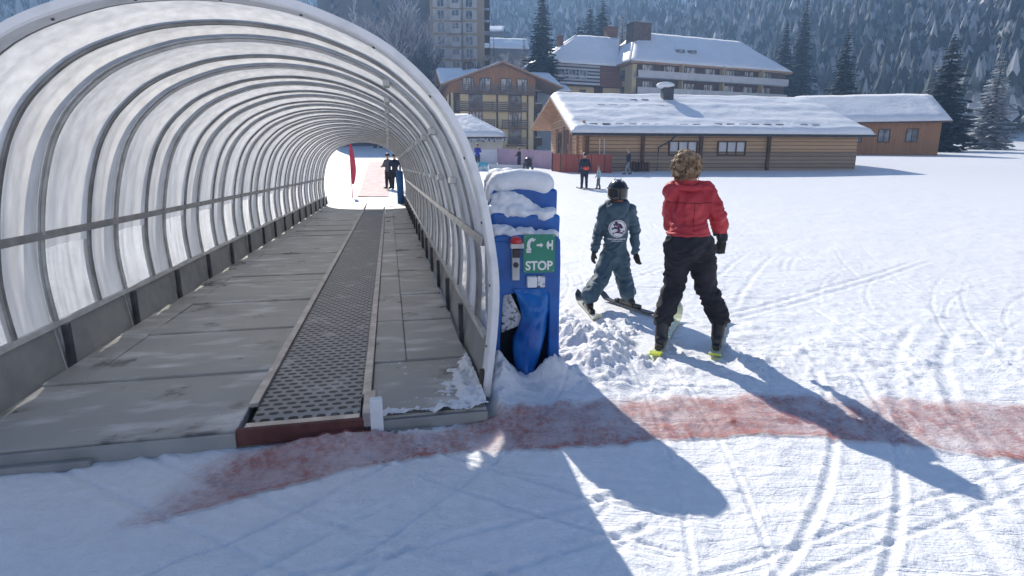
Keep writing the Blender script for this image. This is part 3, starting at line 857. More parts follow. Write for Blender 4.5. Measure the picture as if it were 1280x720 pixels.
# walkway boards each side
LB0, LB1 = -0.79, -0.22        # belt edges
for nm, a0, a1, lbl in (('walkway', LB1 + 0.06, 0.49, 'grey walkway of boards right of the conveyor belt'), ('walkway', -2.20, LB0 - 0.06, 'grey walkway of boards left of the conveyor belt')):
    wk = thing(nm, lbl, 'walkway', T((a0 + a1) / 2, S0, 0), TYAW)
    mb = MB()
    rnd = random.Random(5)
    s_ = 3.27
    mid = a0 + 0.22
    L1 = S1 + 0.4
    cuts = [2.97, 3.86]
    while cuts[-1] < L1: cuts.append(cuts[-1] + 1.06)
    for i in range(len(cuts) - 1):
        c0, c1 = cuts[i] + 0.004, cuts[i + 1] - 0.004
        dz = rnd.uniform(-0.006, 0.006) if i else -0.012
        if i == 0 or i > 12:
            mb.hexa([T(a0, c0, .03), T(a1, c0, .03), T(a1, c1, .03), T(a0, c1, .03), T(a0, c0, FLZ + dz), T(a1, c0, FLZ + dz), T(a1, c1, FLZ + dz), T(a0, c1, FLZ + dz)])
        else:
            e = rnd.uniform(0.1, 0.4)
            dz2 = rnd.uniform(-0.008, 0.008)
            mb.hexa([T(a0, c0, .03), T(mid, c0, .03), T(mid, c1, .03), T(a0, c1, .03), T(a0, c0, FLZ + dz), T(mid, c0, FLZ + dz), T(mid, c1, FLZ + dz), T(a0, c1, FLZ + dz)])
            for (b0, b1, dd) in ((c0, c0 + e, dz2), (c0 + e + 0.006, c1, -dz2)):
                mb.hexa([T(mid + .004, b0, .03), T(a1, b0, .03), T(a1, b1, .03), T(mid + .004, b1, .03), T(mid + .004, b0, FLZ + dd), T(a1, b0, FLZ + dd), T(a1, b1, FLZ + dd - .004), T(mid + .004, b1, FLZ + dd - .004)])
    mb.build('floor_boards', M_['slab'], wk, world=True, bevel=0.004, seg=1)
    st = MB()
    st.box(T((a0 + a1) / 2, 2.955, 0.03), (a1 - a0, 0.025, 0.09), TYAW)
    st.box(T(a0 + (a1 - a0) * .35, 2.93, -0.005), ((a1 - a0) * 0.32, 0.06, 0.06), TYAW)
    st.build('front_step', M_['kick'], wk, world=True, bevel=0.005)

# belt
cb = thing('conveyor_belt', 'black perforated ski conveyor belt with pale metal edge strips', 'conveyor', T((LB0 + LB1) / 2, S0, 0), TYAW)
be = MB()
vs, fs = [], []
ss = [3.02, 3.06, 3.12] + [3.2 + i * 0.5 for i in range(30)] + [18.3]
for s_ in ss:
    dz = -0.05 if s_ < 3.05 else -0.012 if s_ < 3.1 else 0
    for la in (LB0, LB1): vs.append(T(la, s_, FLZ - 0.004 + dz))
for i in range(len(ss) - 1): fs.append((2 * i, 2 * i + 1, 2 * i + 3, 2 * i + 2))
be.add(vs, fs); be.build('belt', M_['belt'], cb, world=True, fix=False)
for la in (LB0, LB1):
    es = MB(); sgn = 1 if la == LB1 else -1
    es.box(T(la + sgn * 0.03, 10.75, FLZ + 0.002), (0.052, 15.0, 0.03), TYAW)
    es.build('edge_strip', M_['steel_strip'], cb, world=True, bevel=0.004)
ep = MB()
for k in range(12):
    la = LB0 + (k + 0.5) * (LB1 - LB0) / 12
    ep.box(T(la, 19.9, FLZ), (0.036, 3.1, 0.02), TYAW)
ep.box(T((LB0 + LB1) / 2, 19.9, FLZ - 0.02), (LB1 - LB0, 3.1, 0.015), TYAW)
ep.build('comb_plate', M_['ring'], cb, world=True)
sd = MB()
sd.box(T(LB1 + 0.055, 3.1, 0.09), (0.075, 0.3, 0.10), TYAW); sd.build('end_bracket', M_['steel_strip'], cb, world=True, bevel=0.012)
pk = MB()
pm_pts = [G(447, 250, 0), G(486, 250, 0), G(487, 226, 0), G(462, 226, 0)]
vs = []
for t in np.linspace(0, 1, 12):
    for q in np.linspace(0, 1, 4):
        a = pm_pts[0].lerp(pm_pts[3], t ** 1.0); b = pm_pts[1].lerp(pm_pts[2], t)
        p = a.lerp(b, q); p.z = hz(p.x, p.y) + 0.03; vs.append(p)
pk.add(vs, [(i * 4 + j, i * 4 + j + 1, (i + 1) * 4 + j + 1, (i + 1) * 4 + j) for i in range(11) for j in range(3)])
o = pk.build('exit_mat', M_['pink_mat'], None, fix=False); tag(o, 'pink exit mat lying on the snow beyond the far tunnel mouth', 'mat')

# front corner pieces
wp = thing('edge_block', 'upright white plastic block at the front corner of the walkway', 'block', T(-0.125, 2.93, 0), TYAW)
mb = MB(); mb.box((0, 0, 0.10), (0.068, 0.05, 0.24)); mb.build('block', M_['white_plastic'], wp, bevel=0.008)
rb = thing('end_board', 'red brown board across the front end of the belt', 'board', T(-0.50, 2.97, 0), TYAW)
mb = MB(); mb.box((-0.02, 0, 0.045), (0.66, 0.035, 0.095)); mb.build('board', M_['rust_board'], rb, bevel=0.006)
mb = MB(); mb.box((-0.02, 0.055, 0.075), (0.6, 0.06, 0.02)); mb.build('lip', M_['steel_strip'], rb, bevel=0.005)

# drift of snow on the front board
vs, fs = [], []
ni, nj = 64, 110
hh = np.zeros((ni + 1, nj + 1))
for i in range(ni + 1):
    for j in range(nj + 1):
        la, s_ = -0.11 + 0.61 * i / ni, 2.962 + 1.05 * j / nj
        q = 0.9 - (0.495 - la) / (0.05 + 0.10 * max(0, 1 - abs(s_ - 3.25) / 0.55)) * 0.55 - max(0, (s_ - 3.75) * 3)
        q2 = 0.75 - (s_ - 2.962) / 0.075 * 0.6 - 0.3 * max(0, 0.1 - la)
        q3 = -0.55
        nz_ = mnoise.fractal(Vector((la * 14, s_ * 14, 1)), 0.7, 2.0, 5)
        hh[i, j] = max(q, q2, q3) + 0.75 * nz_
        vs.append(T(la, s_, FLZ - 0.015 + 0.034 * max(-0.3, min(hh[i, j], 1.1)) ))
for i in range(ni):
    for j in range(nj):
        if hh[i:i + 2, j:j + 2].max() > 0: fs.append((i * (nj + 1) + j, (i + 1) * (nj + 1) + j, (i + 1) * (nj + 1) + j + 1, i * (nj + 1) + j + 1))
mb = MB(); mb.add(vs, fs)
o = mb.build('snow_drift', M_['snow_soft'], None, smooth=True, fix=False)
bm = bmesh.new(); bm.from_mesh(o.data)
bmesh.ops.delete(bm, geom=[v for v in bm.verts if not v.link_faces], context='VERTS'); bm.to_mesh(o.data); bm.free()
tag(o, kind='stuff')

# red safety net lying on the snow
lo = [(120, 672), (260, 634), (438, 587), (500, 578), (564, 569), (630, 565), (697, 563), (772, 557), (842, 549), (950, 545), (1100, 556), (1330, 585)]
hi = [(250, 572), (370, 551), (438, 547), (500, 546), (548, 544), (596, 527), (659, 509), (754, 501), (842, 497), (950, 494), (1100, 497), (1330, 512)]
vs, fs = [], []
nu, nv = 260, 30


def along(pl, t):
    k = t * (len(pl) - 1); i = min(int(k), len(pl) - 2); q = k - i
    return (pl[i][0] * (1 - q) + pl[i + 1][0] * q, pl[i][1] * (1 - q) + pl[i + 1][1] * q)


for i in range(nu + 1):
    a, b = G(*along(lo, i / nu)), G(*along(hi, i / nu))
    wob = 0.02 * mnoise.noise(Vector((i * 0.11, 0, 0))) + 0.008 * mnoise.noise(Vector((i * 0.5, 3, 0)))
    for j in range(nv + 1):
        p = a.lerp(b, j / nv); p.y += wob * (1 - j / nv) * 1.5
        vs.append(p)
w = nv + 1
fs = [(i * w + j, (i + 1) * w + j, (i + 1) * w + j + 1, i * w + j + 1) for i in range(nu) for j in range(nv)]
zz = height(np.array([p.x for p in vs]), np.array([p.y for p in vs]))
for p, z in zip(vs, zz): p.z = float(z) + 0.012
mb = MB(); mb.add(vs, fs)
o = mb.build('safety_net', M_['net'], None, fix=False, smooth=True)
at = o.data.attributes.new('hem', 'FLOAT', 'POINT')
hv = []
for i in range(nu + 1):
    for j in range(nv + 1):
        q = j / nv + 0.10 * mnoise.noise(Vector((i * 0.16, j * 0.1, 5))) + 0.06 * mnoise.noise(Vector((i * 0.6, j * 0.5, 8)))
        hv.append(max(0.0, min(1.0, (1.0 - q) / 0.14)) * (1.25 if j < 3 else 1.0) * min(1.0, i / 16 * (0.6 + 0.8 * abs(mnoise.noise(Vector((j * 0.3, i * 0.2, 1)))))))
at.data.foreach_set('value', hv)
tag(o, 'red safety net lying half buried in snow before the tunnel', 'net')

# ------------------------------------------------------------------ blue mats with the emergency stop
BY = R(6)
BX, BV = Vector((math.cos(BY), math.sin(BY), 0)), Vector((-math.sin(BY), math.cos(BY), 0))
B0 = Vector((0.105, 3.72, 0))


def BL(x, y, z): return B0 + BX * x + BV * y + Vector((0, 0, z))


def rounded(poly, rad, seg=4):
    out = []
    n = len(poly)
    for i in range(n):
        p, a, b = Vector(poly[i]), Vector(poly[i - 1]), Vector(poly[(i + 1) % n])
        r1 = min(rad, (a - p).length * 0.45, (b - p).length * 0.45)
        q0, q1 = p + (a - p).normalized() * r1, p + (b - p).normalized() * r1
        for k in range(seg + 1):
            t = k / seg
            out.append(q0 * (1 - t) ** 2 + p * 2 * t * (1 - t) + q1 * t * t)
    return out


def mat_block(root, name, x0t, x1t, x0b, x1b, y0, y1, z0, z1, zr=None, bev=0.02, mt='blue_mat'):
    zr = z1 if zr is None else zr
    poly = [BL(x0b, y0, z0), BL(x1b, y0, z0), BL(x1t, y0, zr), BL(x0t, y0, z1)]
    mb = MB(); mb.prism(rounded(poly, 0.03), BV * (y1 - y0))
    return mb.build(name, M_[mt], root, world=True, bevel=bev, seg=3)


def snow_lump(root, name, balls, voxel=0.014, bump=0.012, bs=9, world=True, seed=1, sm=3):
    mb = MB()
    for c, rx, ry, rz in balls: mb.ball(c, rx, ry, rz, 16, 10, Matrix.Rotation(BY, 3, 'Z'))
    me = remesh(mb, voxel, sm, 0.5, bump, bs, seed)
    return link_mesh(name, me, M_['snow_soft'], root, world)


# front mat
b1 = thing('padded_mat', 'front blue padded mat with torn lower half and stop sign', 'padding', B0, BY)
XL, XR = -0.235, 0.225
pad_out = [(XL, 0.0), (XL + 0.045, 0.0), (XL + 0.05, 0.30), (XL + 0.07, 0.585), (-0.02, 0.612), (0.10, 0.60), (0.143, 0.585), (0.152, 0.42), (0.150, 0.20), (0.158, 0.0), (XR + 0.006, 0.0), (XR, 0.45), (XR + 0.003, 0.80), (XR - 0.002, 0.965), (XR - 0.025, 0.988), (0.0, 0.998), (XL + 0.03, 1.0), (XL + 0.004, 0.98), (XL - 0.003, 0.7)]
mb = MB(); mb.prism([BL(x, 0, z) for x, z in pad_out], BV * 0.125)
mb.build('pad', M_['blue_mat'], b1, world=True, bevel=0.014, seg=3)
mb = MB(); mb.box(BL(0, 0.115, 0.3), (0.44, 0.012, 0.62), BY); mb.build('hollow_shade_board', M_['dark_inside'], b1, world=True)  # dark backing added to paint the hollow's shade
# torn flap: a leaf-shaped curl of vinyl hanging out
fl_l = [(-0.11, 0.635), (-0.07, 0.585), (-0.045, 0.50), (-0.04, 0.42), (-0.06, 0.35), (-0.093, 0.29), (-0.095, 0.18), (-0.076, 0.08), (-0.03, 0.02), (-0.01, -0.02)]
fl_r = [(0.125, 0.635), (0.138, 0.58), (0.150, 0.53), (0.158, 0.49), (0.142, 0.42), (0.132, 0.33), (0.108, 0.22), (0.075, 0.11), (0.03, 0.03), (0.0, -0.02)]
vs = []
K = 17
for i in range(45):
    t = i / 44
    a = along(fl_l, t); b = along(fl_r, t)
    for k in range(K):
        q = k / (K - 1)
        x = a[0] * (1 - q) + b[0] * q; z = a[1] * (1 - q) + b[1] * q
        bulge = 0.012 - 0.085 * float(sstep(0.0, 0.45, t)) * (0.35 + 0.65 * math.sin(math.pi * (0.1 + 0.85 * q)))
        curl = 0.075 * (max(0.0, q - 0.72) / 0.28) ** 1.5 * float(sstep(0.08, 0.3, t)) + 0.05 * ((1 - q) ** 4) * t
        # two hard folds running down the cloth, and small crumples
        fold = (0.030 * abs(((q * 1.3 + 0.35 * t) % 1.0) - 0.5) + 0.014 * abs(((q * 2.7 - 0.9 * t) % 1.0) - 0.5)) * float(sstep(0.05, 0.4, t))
        fold += 0.022 * mnoise.noise(Vector((q * 4, t * 7, 2))) + 0.013 * mnoise.noise(Vector((q * 9, t * 15 + q * 5, 4)))
        vs.append(BL(x, -0.008 + bulge + curl + fold, z))
mb = MB(); mb.add(vs, [(i * K + k, i * K + k + 1, (i + 1) * K + k + 1, (i + 1) * K + k) for i in range(44) for k in range(K - 1)])
o = mb.build('torn_flap', M_['blue_flap'], b1, world=True, smooth=True, fix=False)
md = o.modifiers.new('Solid', 'SOLIDIFY'); md.thickness = 0.012
mb = MB(); mb.prism([BL(-0.165, 0.06, 0.60), BL(-0.115, 0.03, 0.60), BL(-0.035, 0.012, 0.43), BL(-0.05, 0.015, 0.37), BL(-0.175, 0.05, 0.31)], BV * 0.02)
mb.build('torn_plate', M_['speckled'], b1, world=True, bevel=0.004)
mb = MB(); mb.tube([BL(XL + 0.01, -0.001, 0.955), BL(0.0, -0.003, 0.962), BL(XR - 0.01, -0.001, 0.945)], 0.0035, 6); mb.build('seam', M_['blue_flap'], b1, world=True)
# snow lying on its top
snow_lump(b1, 'snow_cover', [(BL(-0.20 + i * 0.042, 0.075 + 0.012 * math.sin(i * 2.1), 1.012 + 0.012 * math.sin(i * 1.7) - i * 0.003), 0.05, 0.062, 0.048 + 0.012 * math.sin(i * 2.9 + 1) - 0.002 * i) for i in range(10)], seed=2, bump=0.016, bs=15, voxel=0.010)
# middle mat
b2 = thing('padded_mat', 'middle blue padded mat with snow slumped over its top', 'padding', B0 + BV * 0.19, BY)
mat_block(b2, 'pad', -0.232, 0.245, -0.232, 0.205, 0.13, 0.25, 0.0, 1.145, 1.12)
snow_lump(b2, 'snow_cover', [(BL(-0.21 + i * 0.0425, 0.19 + 0.01 * math.sin(i * 1.3), 1.15 - i * 0.003 + 0.010 * math.sin(i * 2.2)), 0.058, 0.075, 0.042) for i in range(10)]
          + [(BL(-0.15 + i * 0.05, 0.215, 1.20 - 0.004 * i * i), 0.075, 0.055, 0.085 - 0.006 * i) for i in range(6)], seed=5, bump=0.016, bs=13, voxel=0.011)
# rear mat
b3 = thing('padded_mat', 'rear blue padded mat under a thick rounded cap of snow', 'padding', B0 + BV * 0.32, BY)
mat_block(b3, 'pad', -0.235, 0.245, -0.235, 0.225, 0.255, 0.385, 0.0, 1.315, 1.29)
snow_lump(b3, 'snow_cover', [(BL(-0.155 + i * 0.038, 0.32, 1.345 - 0.0016 * (i - 4) ** 2), 0.085, 0.088, 0.088) for i in range(9)] + [(BL(-0.17, 0.42, 1.345), 0.09, 0.09, 0.085), (BL(-0.09, 0.43, 1.35), 0.09, 0.09, 0.085), (BL(-0.235, 0.31, 1.27), 0.03, 0.075, 0.08)], voxel=0.012, bump=0.006, bs=6, seed=8, sm=6)
# sign
FX = lambda u, v: None


def on_front(u, v, off=0.0):
    """where a sight line meets the front mat's face, in face coordinates"""
    d = Vector(ray(u, v)); o_ = Vector((0, 0, CAMZ)); n = -BV
    p0 = B0 + n * off
    t = (p0 - o_).dot(n) / d.dot(n)
    h = o_ + d * t - B0
    return h.dot(BX), h.z


sx0, sz1 = on_front(654, 293); sx1, sz0 = on_front(693, 340)
sg = thing('stop_sign', 'green emergency stop sign with white pictogram on the blue mat', 'sign', BL((sx0 + sx1) / 2, -0.012, (sz0 + sz1) / 2), BY)
sw, sh = sx1 - sx0, sz1 - sz0
mb = MB()
pl = rounded([Vector((-sw / 2, 0, -sh / 2)), Vector((sw / 2, 0, -sh / 2)), Vector((sw / 2, 0, sh / 2)), Vector((-sw / 2, 0, sh / 2))], 0.014)
mb.prism(pl, (0, 0.006, 0)); mb.build('panel', M_['green'], sg)


def flat(mb, pts, y=-0.0035):
    mb.prism([Vector((x, y, z)) for x, z in pts], (0, 0.0025, 0))


pc = MB()
# hand pushing (curved), arrow, and the button seen from the side
cx, cz = -sw * 0.27, sh * 0.22
outer = [(math.cos(R(a)) * 0.042 * 0.9 + 0.012, math.sin(R(a)) * 0.05) for a in range(75, 250, 15)]
inner = [(math.cos(R(a)) * 0.019 + 0.014, math.sin(R(a)) * 0.030) for a in range(250, 75, -15)]
flat(pc, [(cx + a, cz + b) for a, b in outer + inner])
flat(pc, [(cx - 0.030, cz - 0.020), (cx - 0.004, cz - 0.030), (cx + 0.004, cz - 0.05), (cx - 0.028, cz - 0.05)])
flat(pc, [(cx + 0.012, cz + 0.034), (cx + 0.034, cz + 0.046), (cx + 0.031, cz + 0.036), (cx + 0.014, cz + 0.022)])
ax0 = sw * 0.02
flat(pc, [(ax0 - 0.022, cz - 0.006), (ax0 + 0.004, cz - 0.006), (ax0 + 0.004, cz - 0.016), (ax0 + 0.022, cz + 0.001), (ax0 + 0.004, cz + 0.018), (ax0 + 0.004, cz + 0.008), (ax0 - 0.022, cz + 0.008)])
hx = sw * 0.33
flat(pc, [(hx + 0.012, cz - 0.034), (hx + 0.021, cz - 0.034), (hx + 0.021, cz + 0.034), (hx + 0.012, cz + 0.034)])
flat(pc, [(hx - 0.006, cz - 0.009), (hx + 0.0118, cz - 0.009), (hx + 0.0118, cz + 0.011), (hx - 0.006, cz + 0.011)])
flat(pc, [(hx - 0.0065, cz - 0.030), (hx - 0.0065, cz + 0.032), (hx - 0.019, cz + 0.020), (hx - 0.023, cz + 0.001), (hx - 0.019, cz - 0.018)])
pc.build('pictogram', M_['white'], sg)
cu = bpy.data.curves.new('lettering', 'FONT'); cu.body = 'STOP'; cu.size = 0.1; cu.align_x = 'CENTER'; cu.align_y = 'CENTER'; cu.extrude = 0.0015; cu.offset = 0.0032
tob = bpy.data.objects.new('tmp_text', cu); COL.objects.link(tob)
tm = bpy.data.meshes.new_from_object(tob.evaluated_get(bpy.context.evaluated_depsgraph_get()))
bpy.data.objects.remove(tob)
xs = [v.co.x for v in tm.vertices]; zs = [v.co.y for v in tm.vertices]
kx, kz = (sw * 0.86) / (max(xs) - min(xs)), (sh * 0.25) / (max(zs) - min(zs))
mx_, mz_ = (max(xs) + min(xs)) / 2, (max(zs) + min(zs)) / 2
for v in tm.vertices:
    v.co = Vector(((v.co.x - mx_) * kx, -0.003 + (v.co.z) * -0.5, (v.co.y - mz_) * kz - sh * 0.31))
link_mesh('lettering', tm, M_['white'], sg)
for x in (-1, 1):
    for z in (-1, 1):
        mb = MB(); mb.tube([(x * (sw / 2 - .012), -.004, z * (sh / 2 - .012)), (x * (sw / 2 - .012), .001, z * (sh / 2 - .012))], .004, 8); mb.build('screw', M_['grey_box'], sg)
# stop button on its column
cx_, _z = on_front(644, 320)
es = thing('emergency_stop_button', 'red mushroom stop button on a grey column beside green sign', 'button', BL(cx_, -0.02, 0.70), BY)
mb = MB(); mb.box((0, 0.0, 0.13), (0.05, 0.05, 0.26)); mb.build('column', M_['grey_box'], es, bevel=0.005)
mb = MB(); mb.box((0.003, -0.015, 0.185), (0.052, 0.05, 0.06)); mb.build('neck', M_['black'], es, bevel=0.006)
mb = MB(); mb.box((0.006, -0.025, 0.235), (0.088, 0.07, 0.034)); mb.build('collar', M_['grey_box'], es, bevel=0.006)
mb = MB()
mb.tube([(0.0, -0.03, 0.252), (0.0, -0.03, 0.268), (0.0, -0.03, 0.285), (0.0, -0.03, 0.294), (0.0, -0.03, 0.297)], [0.039, 0.041, 0.034, 0.018, 0.004], 20)
mb.build('button_cap', M_['red'], es, smooth=True)
mb = MB(); mb.tube([(0, -0.026, 0.105), (0, -0.034, 0.105)], [0.019, 0.017], 14); mb.build('key_switch', M_['black'], es)
cx_, cz_ = on_front(664, 351)
sb = thing('switch_box', 'small white switch box under the green stop sign', 'switch', BL(cx_, -0.01, cz_), BY)
mb = MB(); mb.box((0, -0.015, 0), (0.066, 0.05, 0.075)); mb.build('cover', M_['white_plastic'], sb, bevel=0.006)
mb = MB(); mb.box((0.065, -0.004, -0.002), (0.052, 0.03, 0.078)); mb.build('side_plate', M_['speckled'], sb, bevel=0.004)
# thin blue stakes behind the ring
for k, (u, v0, v1, lbl) in enumerate(((608, 226, 330, 'thin blue stake standing left of the rear mat'), (612, 236, 330, 'shorter thin blue stake against the rear mat'))):
    p = P(u, v1, 4.9); top = P(u, v0, 4.9)
    t = thing('stake', lbl, 'stake', (p.x, p.y, 0), 0, 'thin blue stakes')
    mb = MB(); mb.tube([(0, 0, -0.05), (0, 0, top.z)], 0.012, 8); mb.build('rod', M_['blue_pad'], t)
    mb = MB(); mb.ball((0, 0, top.z), 0.015, 0.015, 0.012, 8, 6); mb.build('cap', M_['blue_mat'], t)

# ------------------------------------------------------------------ people
def person_parts(root, J, K, voxel, mats, matf, bump=0.004, bs=14, seed=1, sm=5, wrinkle=0.026, calm=None):
    """J joints, K capsules [(a, ra, b, rb)] -> one continuous body mesh"""
    mb = MB()
    for a, ra, b, rb in K:
        mb.cap(J[a] if isinstance(a, str) else a, ra, J[b] if isinstance(b, str) else b, rb)
    me = remesh(mb, voxel, sm, 0.5, bump, bs, seed, wrinkle, calm)
    return link_mesh('body', me, mats, root, True, matf)


def glove(root, wrist, direction, thumb_side, size=1.0, mat='glove', curl=0.5, voxel=0.0045):
    """mitten-free glove: palm, four bent fingers of different length and a thumb"""
    d = Vector(direction).normalized(); th_ = Vector(thumb_side).normalized()
    pn = d.cross(th_).normalized()
    w = Vector(wrist)
    mb = MB()
    mb.cap(w - d * 0.02 * size, 0.026 * size, w + d * 0.045 * size, 0.030 * size)
    for off in (-0.022, 0.0, 0.022): mb.cap(w + th_ * off * size, 0.018 * size, w + d * 0.065 * size + th_ * off * 1.15 * size, 0.0165 * size)
    for i, (off, ln) in enumerate(((0.031, 0.052), (0.0105, 0.060), (-0.0105, 0.055), (-0.031, 0.042))):
        a = w + d * 0.066 * size + th_ * off * size
        b = a + (d * 1.0 + pn * curl * 0.5).normalized() * ln * 0.55 * size
        c = b + (d * 0.7 + pn * curl * 1.5).normalized() * ln * 0.5 * size
        mb.cap(a, 0.0112 * size, b, 0.0105 * size); mb.cap(b, 0.0105 * size, c, 0.0092 * size)
    a = w + d * 0.018 * size + th_ * 0.026 * size
    b = a + (th_ * 0.8 + d * 0.7 + pn * 0.3).normalized() * 0.032 * size
    c = b + (th_ * 0.15 + d * 0.9 + pn * 0.5).normalized() * 0.026 * size
    mb.cap(a, 0.0145 * size, b, 0.0125 * size); mb.cap(b, 0.0125 * size, c, 0.0105 * size)
    me = remesh(mb, voxel * size, 2, 0.5)
    return link_mesh('glove', me, M_[mat], root, True)


def ski(root, tip, tail, width, mat, zt=0.006, tipmat=None, boot_t=0.5, tailmat=None):
    a, b = Vector(tip), Vector(tail)
    d = (b - a); L = d.length; d.normalize()
    sd_ = Vector((0, 0, 1)).cross(d).normalized()
    vs, n = [], 22
    for i in range(n + 1):
        t = i / n
        p = a.lerp(b, t)
        wd = width * (0.12 + 0.88 * min(1, math.sqrt(max(0, t / 0.06)))) * (1 - 0.28 * math.sin(math.pi * min(1, max(0, (t - 0.06) / 0.94)))) * (1.0 if t < 0.97 else 0.8)
        up = 0.10 * max(0, 1 - t / 0.16) ** 1.7 * L + 0.02 * max(0, (t - 0.95) / 0.05) ** 2
        base = hz(p.x, p.y) + 0.02
        for s_ in (-1, 1):
            for h in (0, 0.014): vs.append(Vector((p.x, p.y, base + up + h)) + sd_ * s_ * wd / 2)
    fs = []
    for i in range(n):
        k, q = i * 4, (i + 1) * 4
        fs += [(k, k + 2, q + 2, q), (k + 1, q + 1, q + 3, k + 3), (k, q, q + 1, k + 1), (k + 2, k + 3, q + 3, q + 2)]
    fs += [(0, 1, 3, 2), (n * 4, n * 4 + 2, n * 4 + 3, n * 4 + 1)]
    mb = MB(); mb.add(vs, fs)
    sk = mb.build('ski', [M_[mat], M_['ski_dark'], M_[tailmat or mat]], root, world=True)
    if tailmat:
        q_ = inv_of(top_of(root)) @ b
        for p in sk.data.polygons:
            if (p.center.xy - q_.xy).length < L * 0.055: p.material_index = 2
    if tipmat:
        for p in sk.data.polygons:
            c = sk.matrix_basis @ p.center
            w_ = p.center
            if (Vector((w_.x, w_.y, 0)) - (inv_of(top_of(root)) @ a).xy.to_3d()).length < L * 0.16: p.material_index = 1
    # binding: toe and heel pieces
    c = a.lerp(b, boot_t)
    bz = hz(c.x, c.y) + 0.036
    rot = math.atan2(d.y, d.x)
    mb = MB()
    for o_, sx in ((-0.16, 0.05), (0.15, 0.08)):
        q = c + d * o_; mb.box((q.x, q.y, bz + 0.018), (sx, 0.05, 0.036), rot)
    mb.build('binding', M_['black'], sk, world=True, bevel=0.006)
    return c, d, bz


def boot(root, c, fwd, bz, ankle, size=1.0, mat='boot'):
    """ski boot: sole, shell, leaning cuff with buckles"""
    f = Vector(fwd).normalized(); sd_ = Vector((0, 0, 1)).cross(f)
    rot = math.atan2(f.y, f.x)
    o_ = Vector((c.x, c.y, bz))
    mb = MB()
    mb.cap(o_ - f * 0.085 * size + Vector((0, 0, 0.05 * size)), 0.045 * size, o_ + f * 0.10 * size + Vector((0, 0, 0.04 * size)), 0.038 * size)
    mb.cap(o_ - f * 0.06 * size + Vector((0, 0, 0.06 * size)), 0.05 * size, Vector(ankle), 0.058 * size)
    mb.box(o_ + Vector((0, 0, 0.016 * size)), (0.27 * size, 0.07 * size, 0.03 * size), rot)
    me = remesh(mb, 0.008 * size, 3, 0.5)
    bt = link_mesh('boot', me, M_[mat], root, True)
    mb = MB()
    for k, t in enumerate((0.25, 0.5, 0.78)):
        q = (o_ + f * (0.06 - 0.07 * t) * size + Vector((0, 0, 0.085 * size))).lerp(Vector(ankle) + f * 0.045 * size, t)
        for sgn in (-1, 1): mb.box(q + sd_ * sgn * 0.05 * size, (0.02 * size, 0.012 * size, 0.014 * size), rot)
    mb.build('buckle', M_['grey_box'], bt, world=True)
    return bt


# --- the child in the slate-blue suit, seen from behind
YC = 5.74
tipL, tailL = G(722, 373, 0.02), G(748, 402, 0.02)
tipR, tailR = G(751, 372, 0.02), G(819, 394, 0.02)
ch = thing('person', 'child in black helmet and slate blue ski suit with round emblem on the back', 'person', (0.98, YC, hz(0.98, YC)))
cL, dL, bzL = ski(ch, tipL, tailL, 0.085, 'ski_pale', tipmat=True, boot_t=0.56)
cR, dR, bzR = ski(ch, tipR, tailR, 0.085, 'ski_dark', tipmat=True, boot_t=0.52)
J = dict(
    hd=P(772, 241, YC - 0.02), nk=P(771, 254, YC), ch=P(771, 275, YC), wa=P(769, 303, YC + 0.01), pe=P(768, 320, YC + 0.01),
    sl=P(757, 263, YC), sr=P(787, 263, YC), el=P(748, 290, YC + 0.03), er=P(794, 290, YC + 0.02), wl=P(743.5, 311, YC - 0.05), wr=P(794, 314, YC - 0.04),
    hl=P(761, 322, YC), hr=P(775, 322, YC), kl=P(751, 348, YC - 0.06), kr=P(780, 350, YC - 0.02))
anL = Vector((cL.x, cL.y, bzL + 0.13)) - dL * -0.01
anR = Vector((cR.x, cR.y, bzR + 0.13))
J['al'], J['ar'] = anL, anR
K = [('ch', 0.125, 'wa', 0.118), ('nk', 0.07, 'ch', 0.12), ('sl', 0.07, 'sr', 0.07), ('sl', 0.068, 'el', 0.058), ('el', 0.057, 'wl', 0.045), ('sr', 0.068, 'er', 0.058), ('er', 0.057, 'wr', 0.045),
     ('wa', 0.12, 'pe', 0.128), ('hl', 0.098, 'kl', 0.082), ('kl', 0.085, 'al', 0.088), ('hr', 0.1, 'kr', 0.085), ('kr', 0.085, 'ar', 0.088), ('nk', 0.048, 'hd', 0.05),
     ('hd', 0.088, J['hd'] + Vector((0, 0.01, 0.02)), 0.088), (J['hd'] + Vector((0, 0.095, -0.015)), 0.012, J['hd'] + Vector((0, 0.085, 0.01)), 0.008)]
zneck = P(771, 252, YC).z
suit = person_parts(ch, J, K, 0.010, [M_['suit'], M_['skin']], lambda c: 1 if c.z > zneck else 0, bump=0.009, bs=9, seed=4, sm=5)
suit['label'] = 'slate blue ski suit'
# collar-hood lying on the shoulders
mb = MB()
for i in range(9):
    t = i / 8; a = R(-20 + 220 * t) + math.pi
    q = J['nk'] + Vector((math.cos(a) * 0.085, math.sin(a) * 0.06 - 0.01, 0.0 - 0.03 * math.sin(math.pi * t)))
    mb.ball(q, 0.05, 0.045, 0.045, 10, 8)
mb.ball(J['nk'] + Vector((0, -0.085, -0.055)), 0.115, 0.055, 0.075, 14, 10)
mb.ball(J['nk'] + Vector((0, -0.095, -0.10)), 0.075, 0.045, 0.06, 14, 10)
link_mesh('hood', remesh(mb, 0.011, 3, 0.5, 0.010, 11, 3), M_['suit'], ch, True)
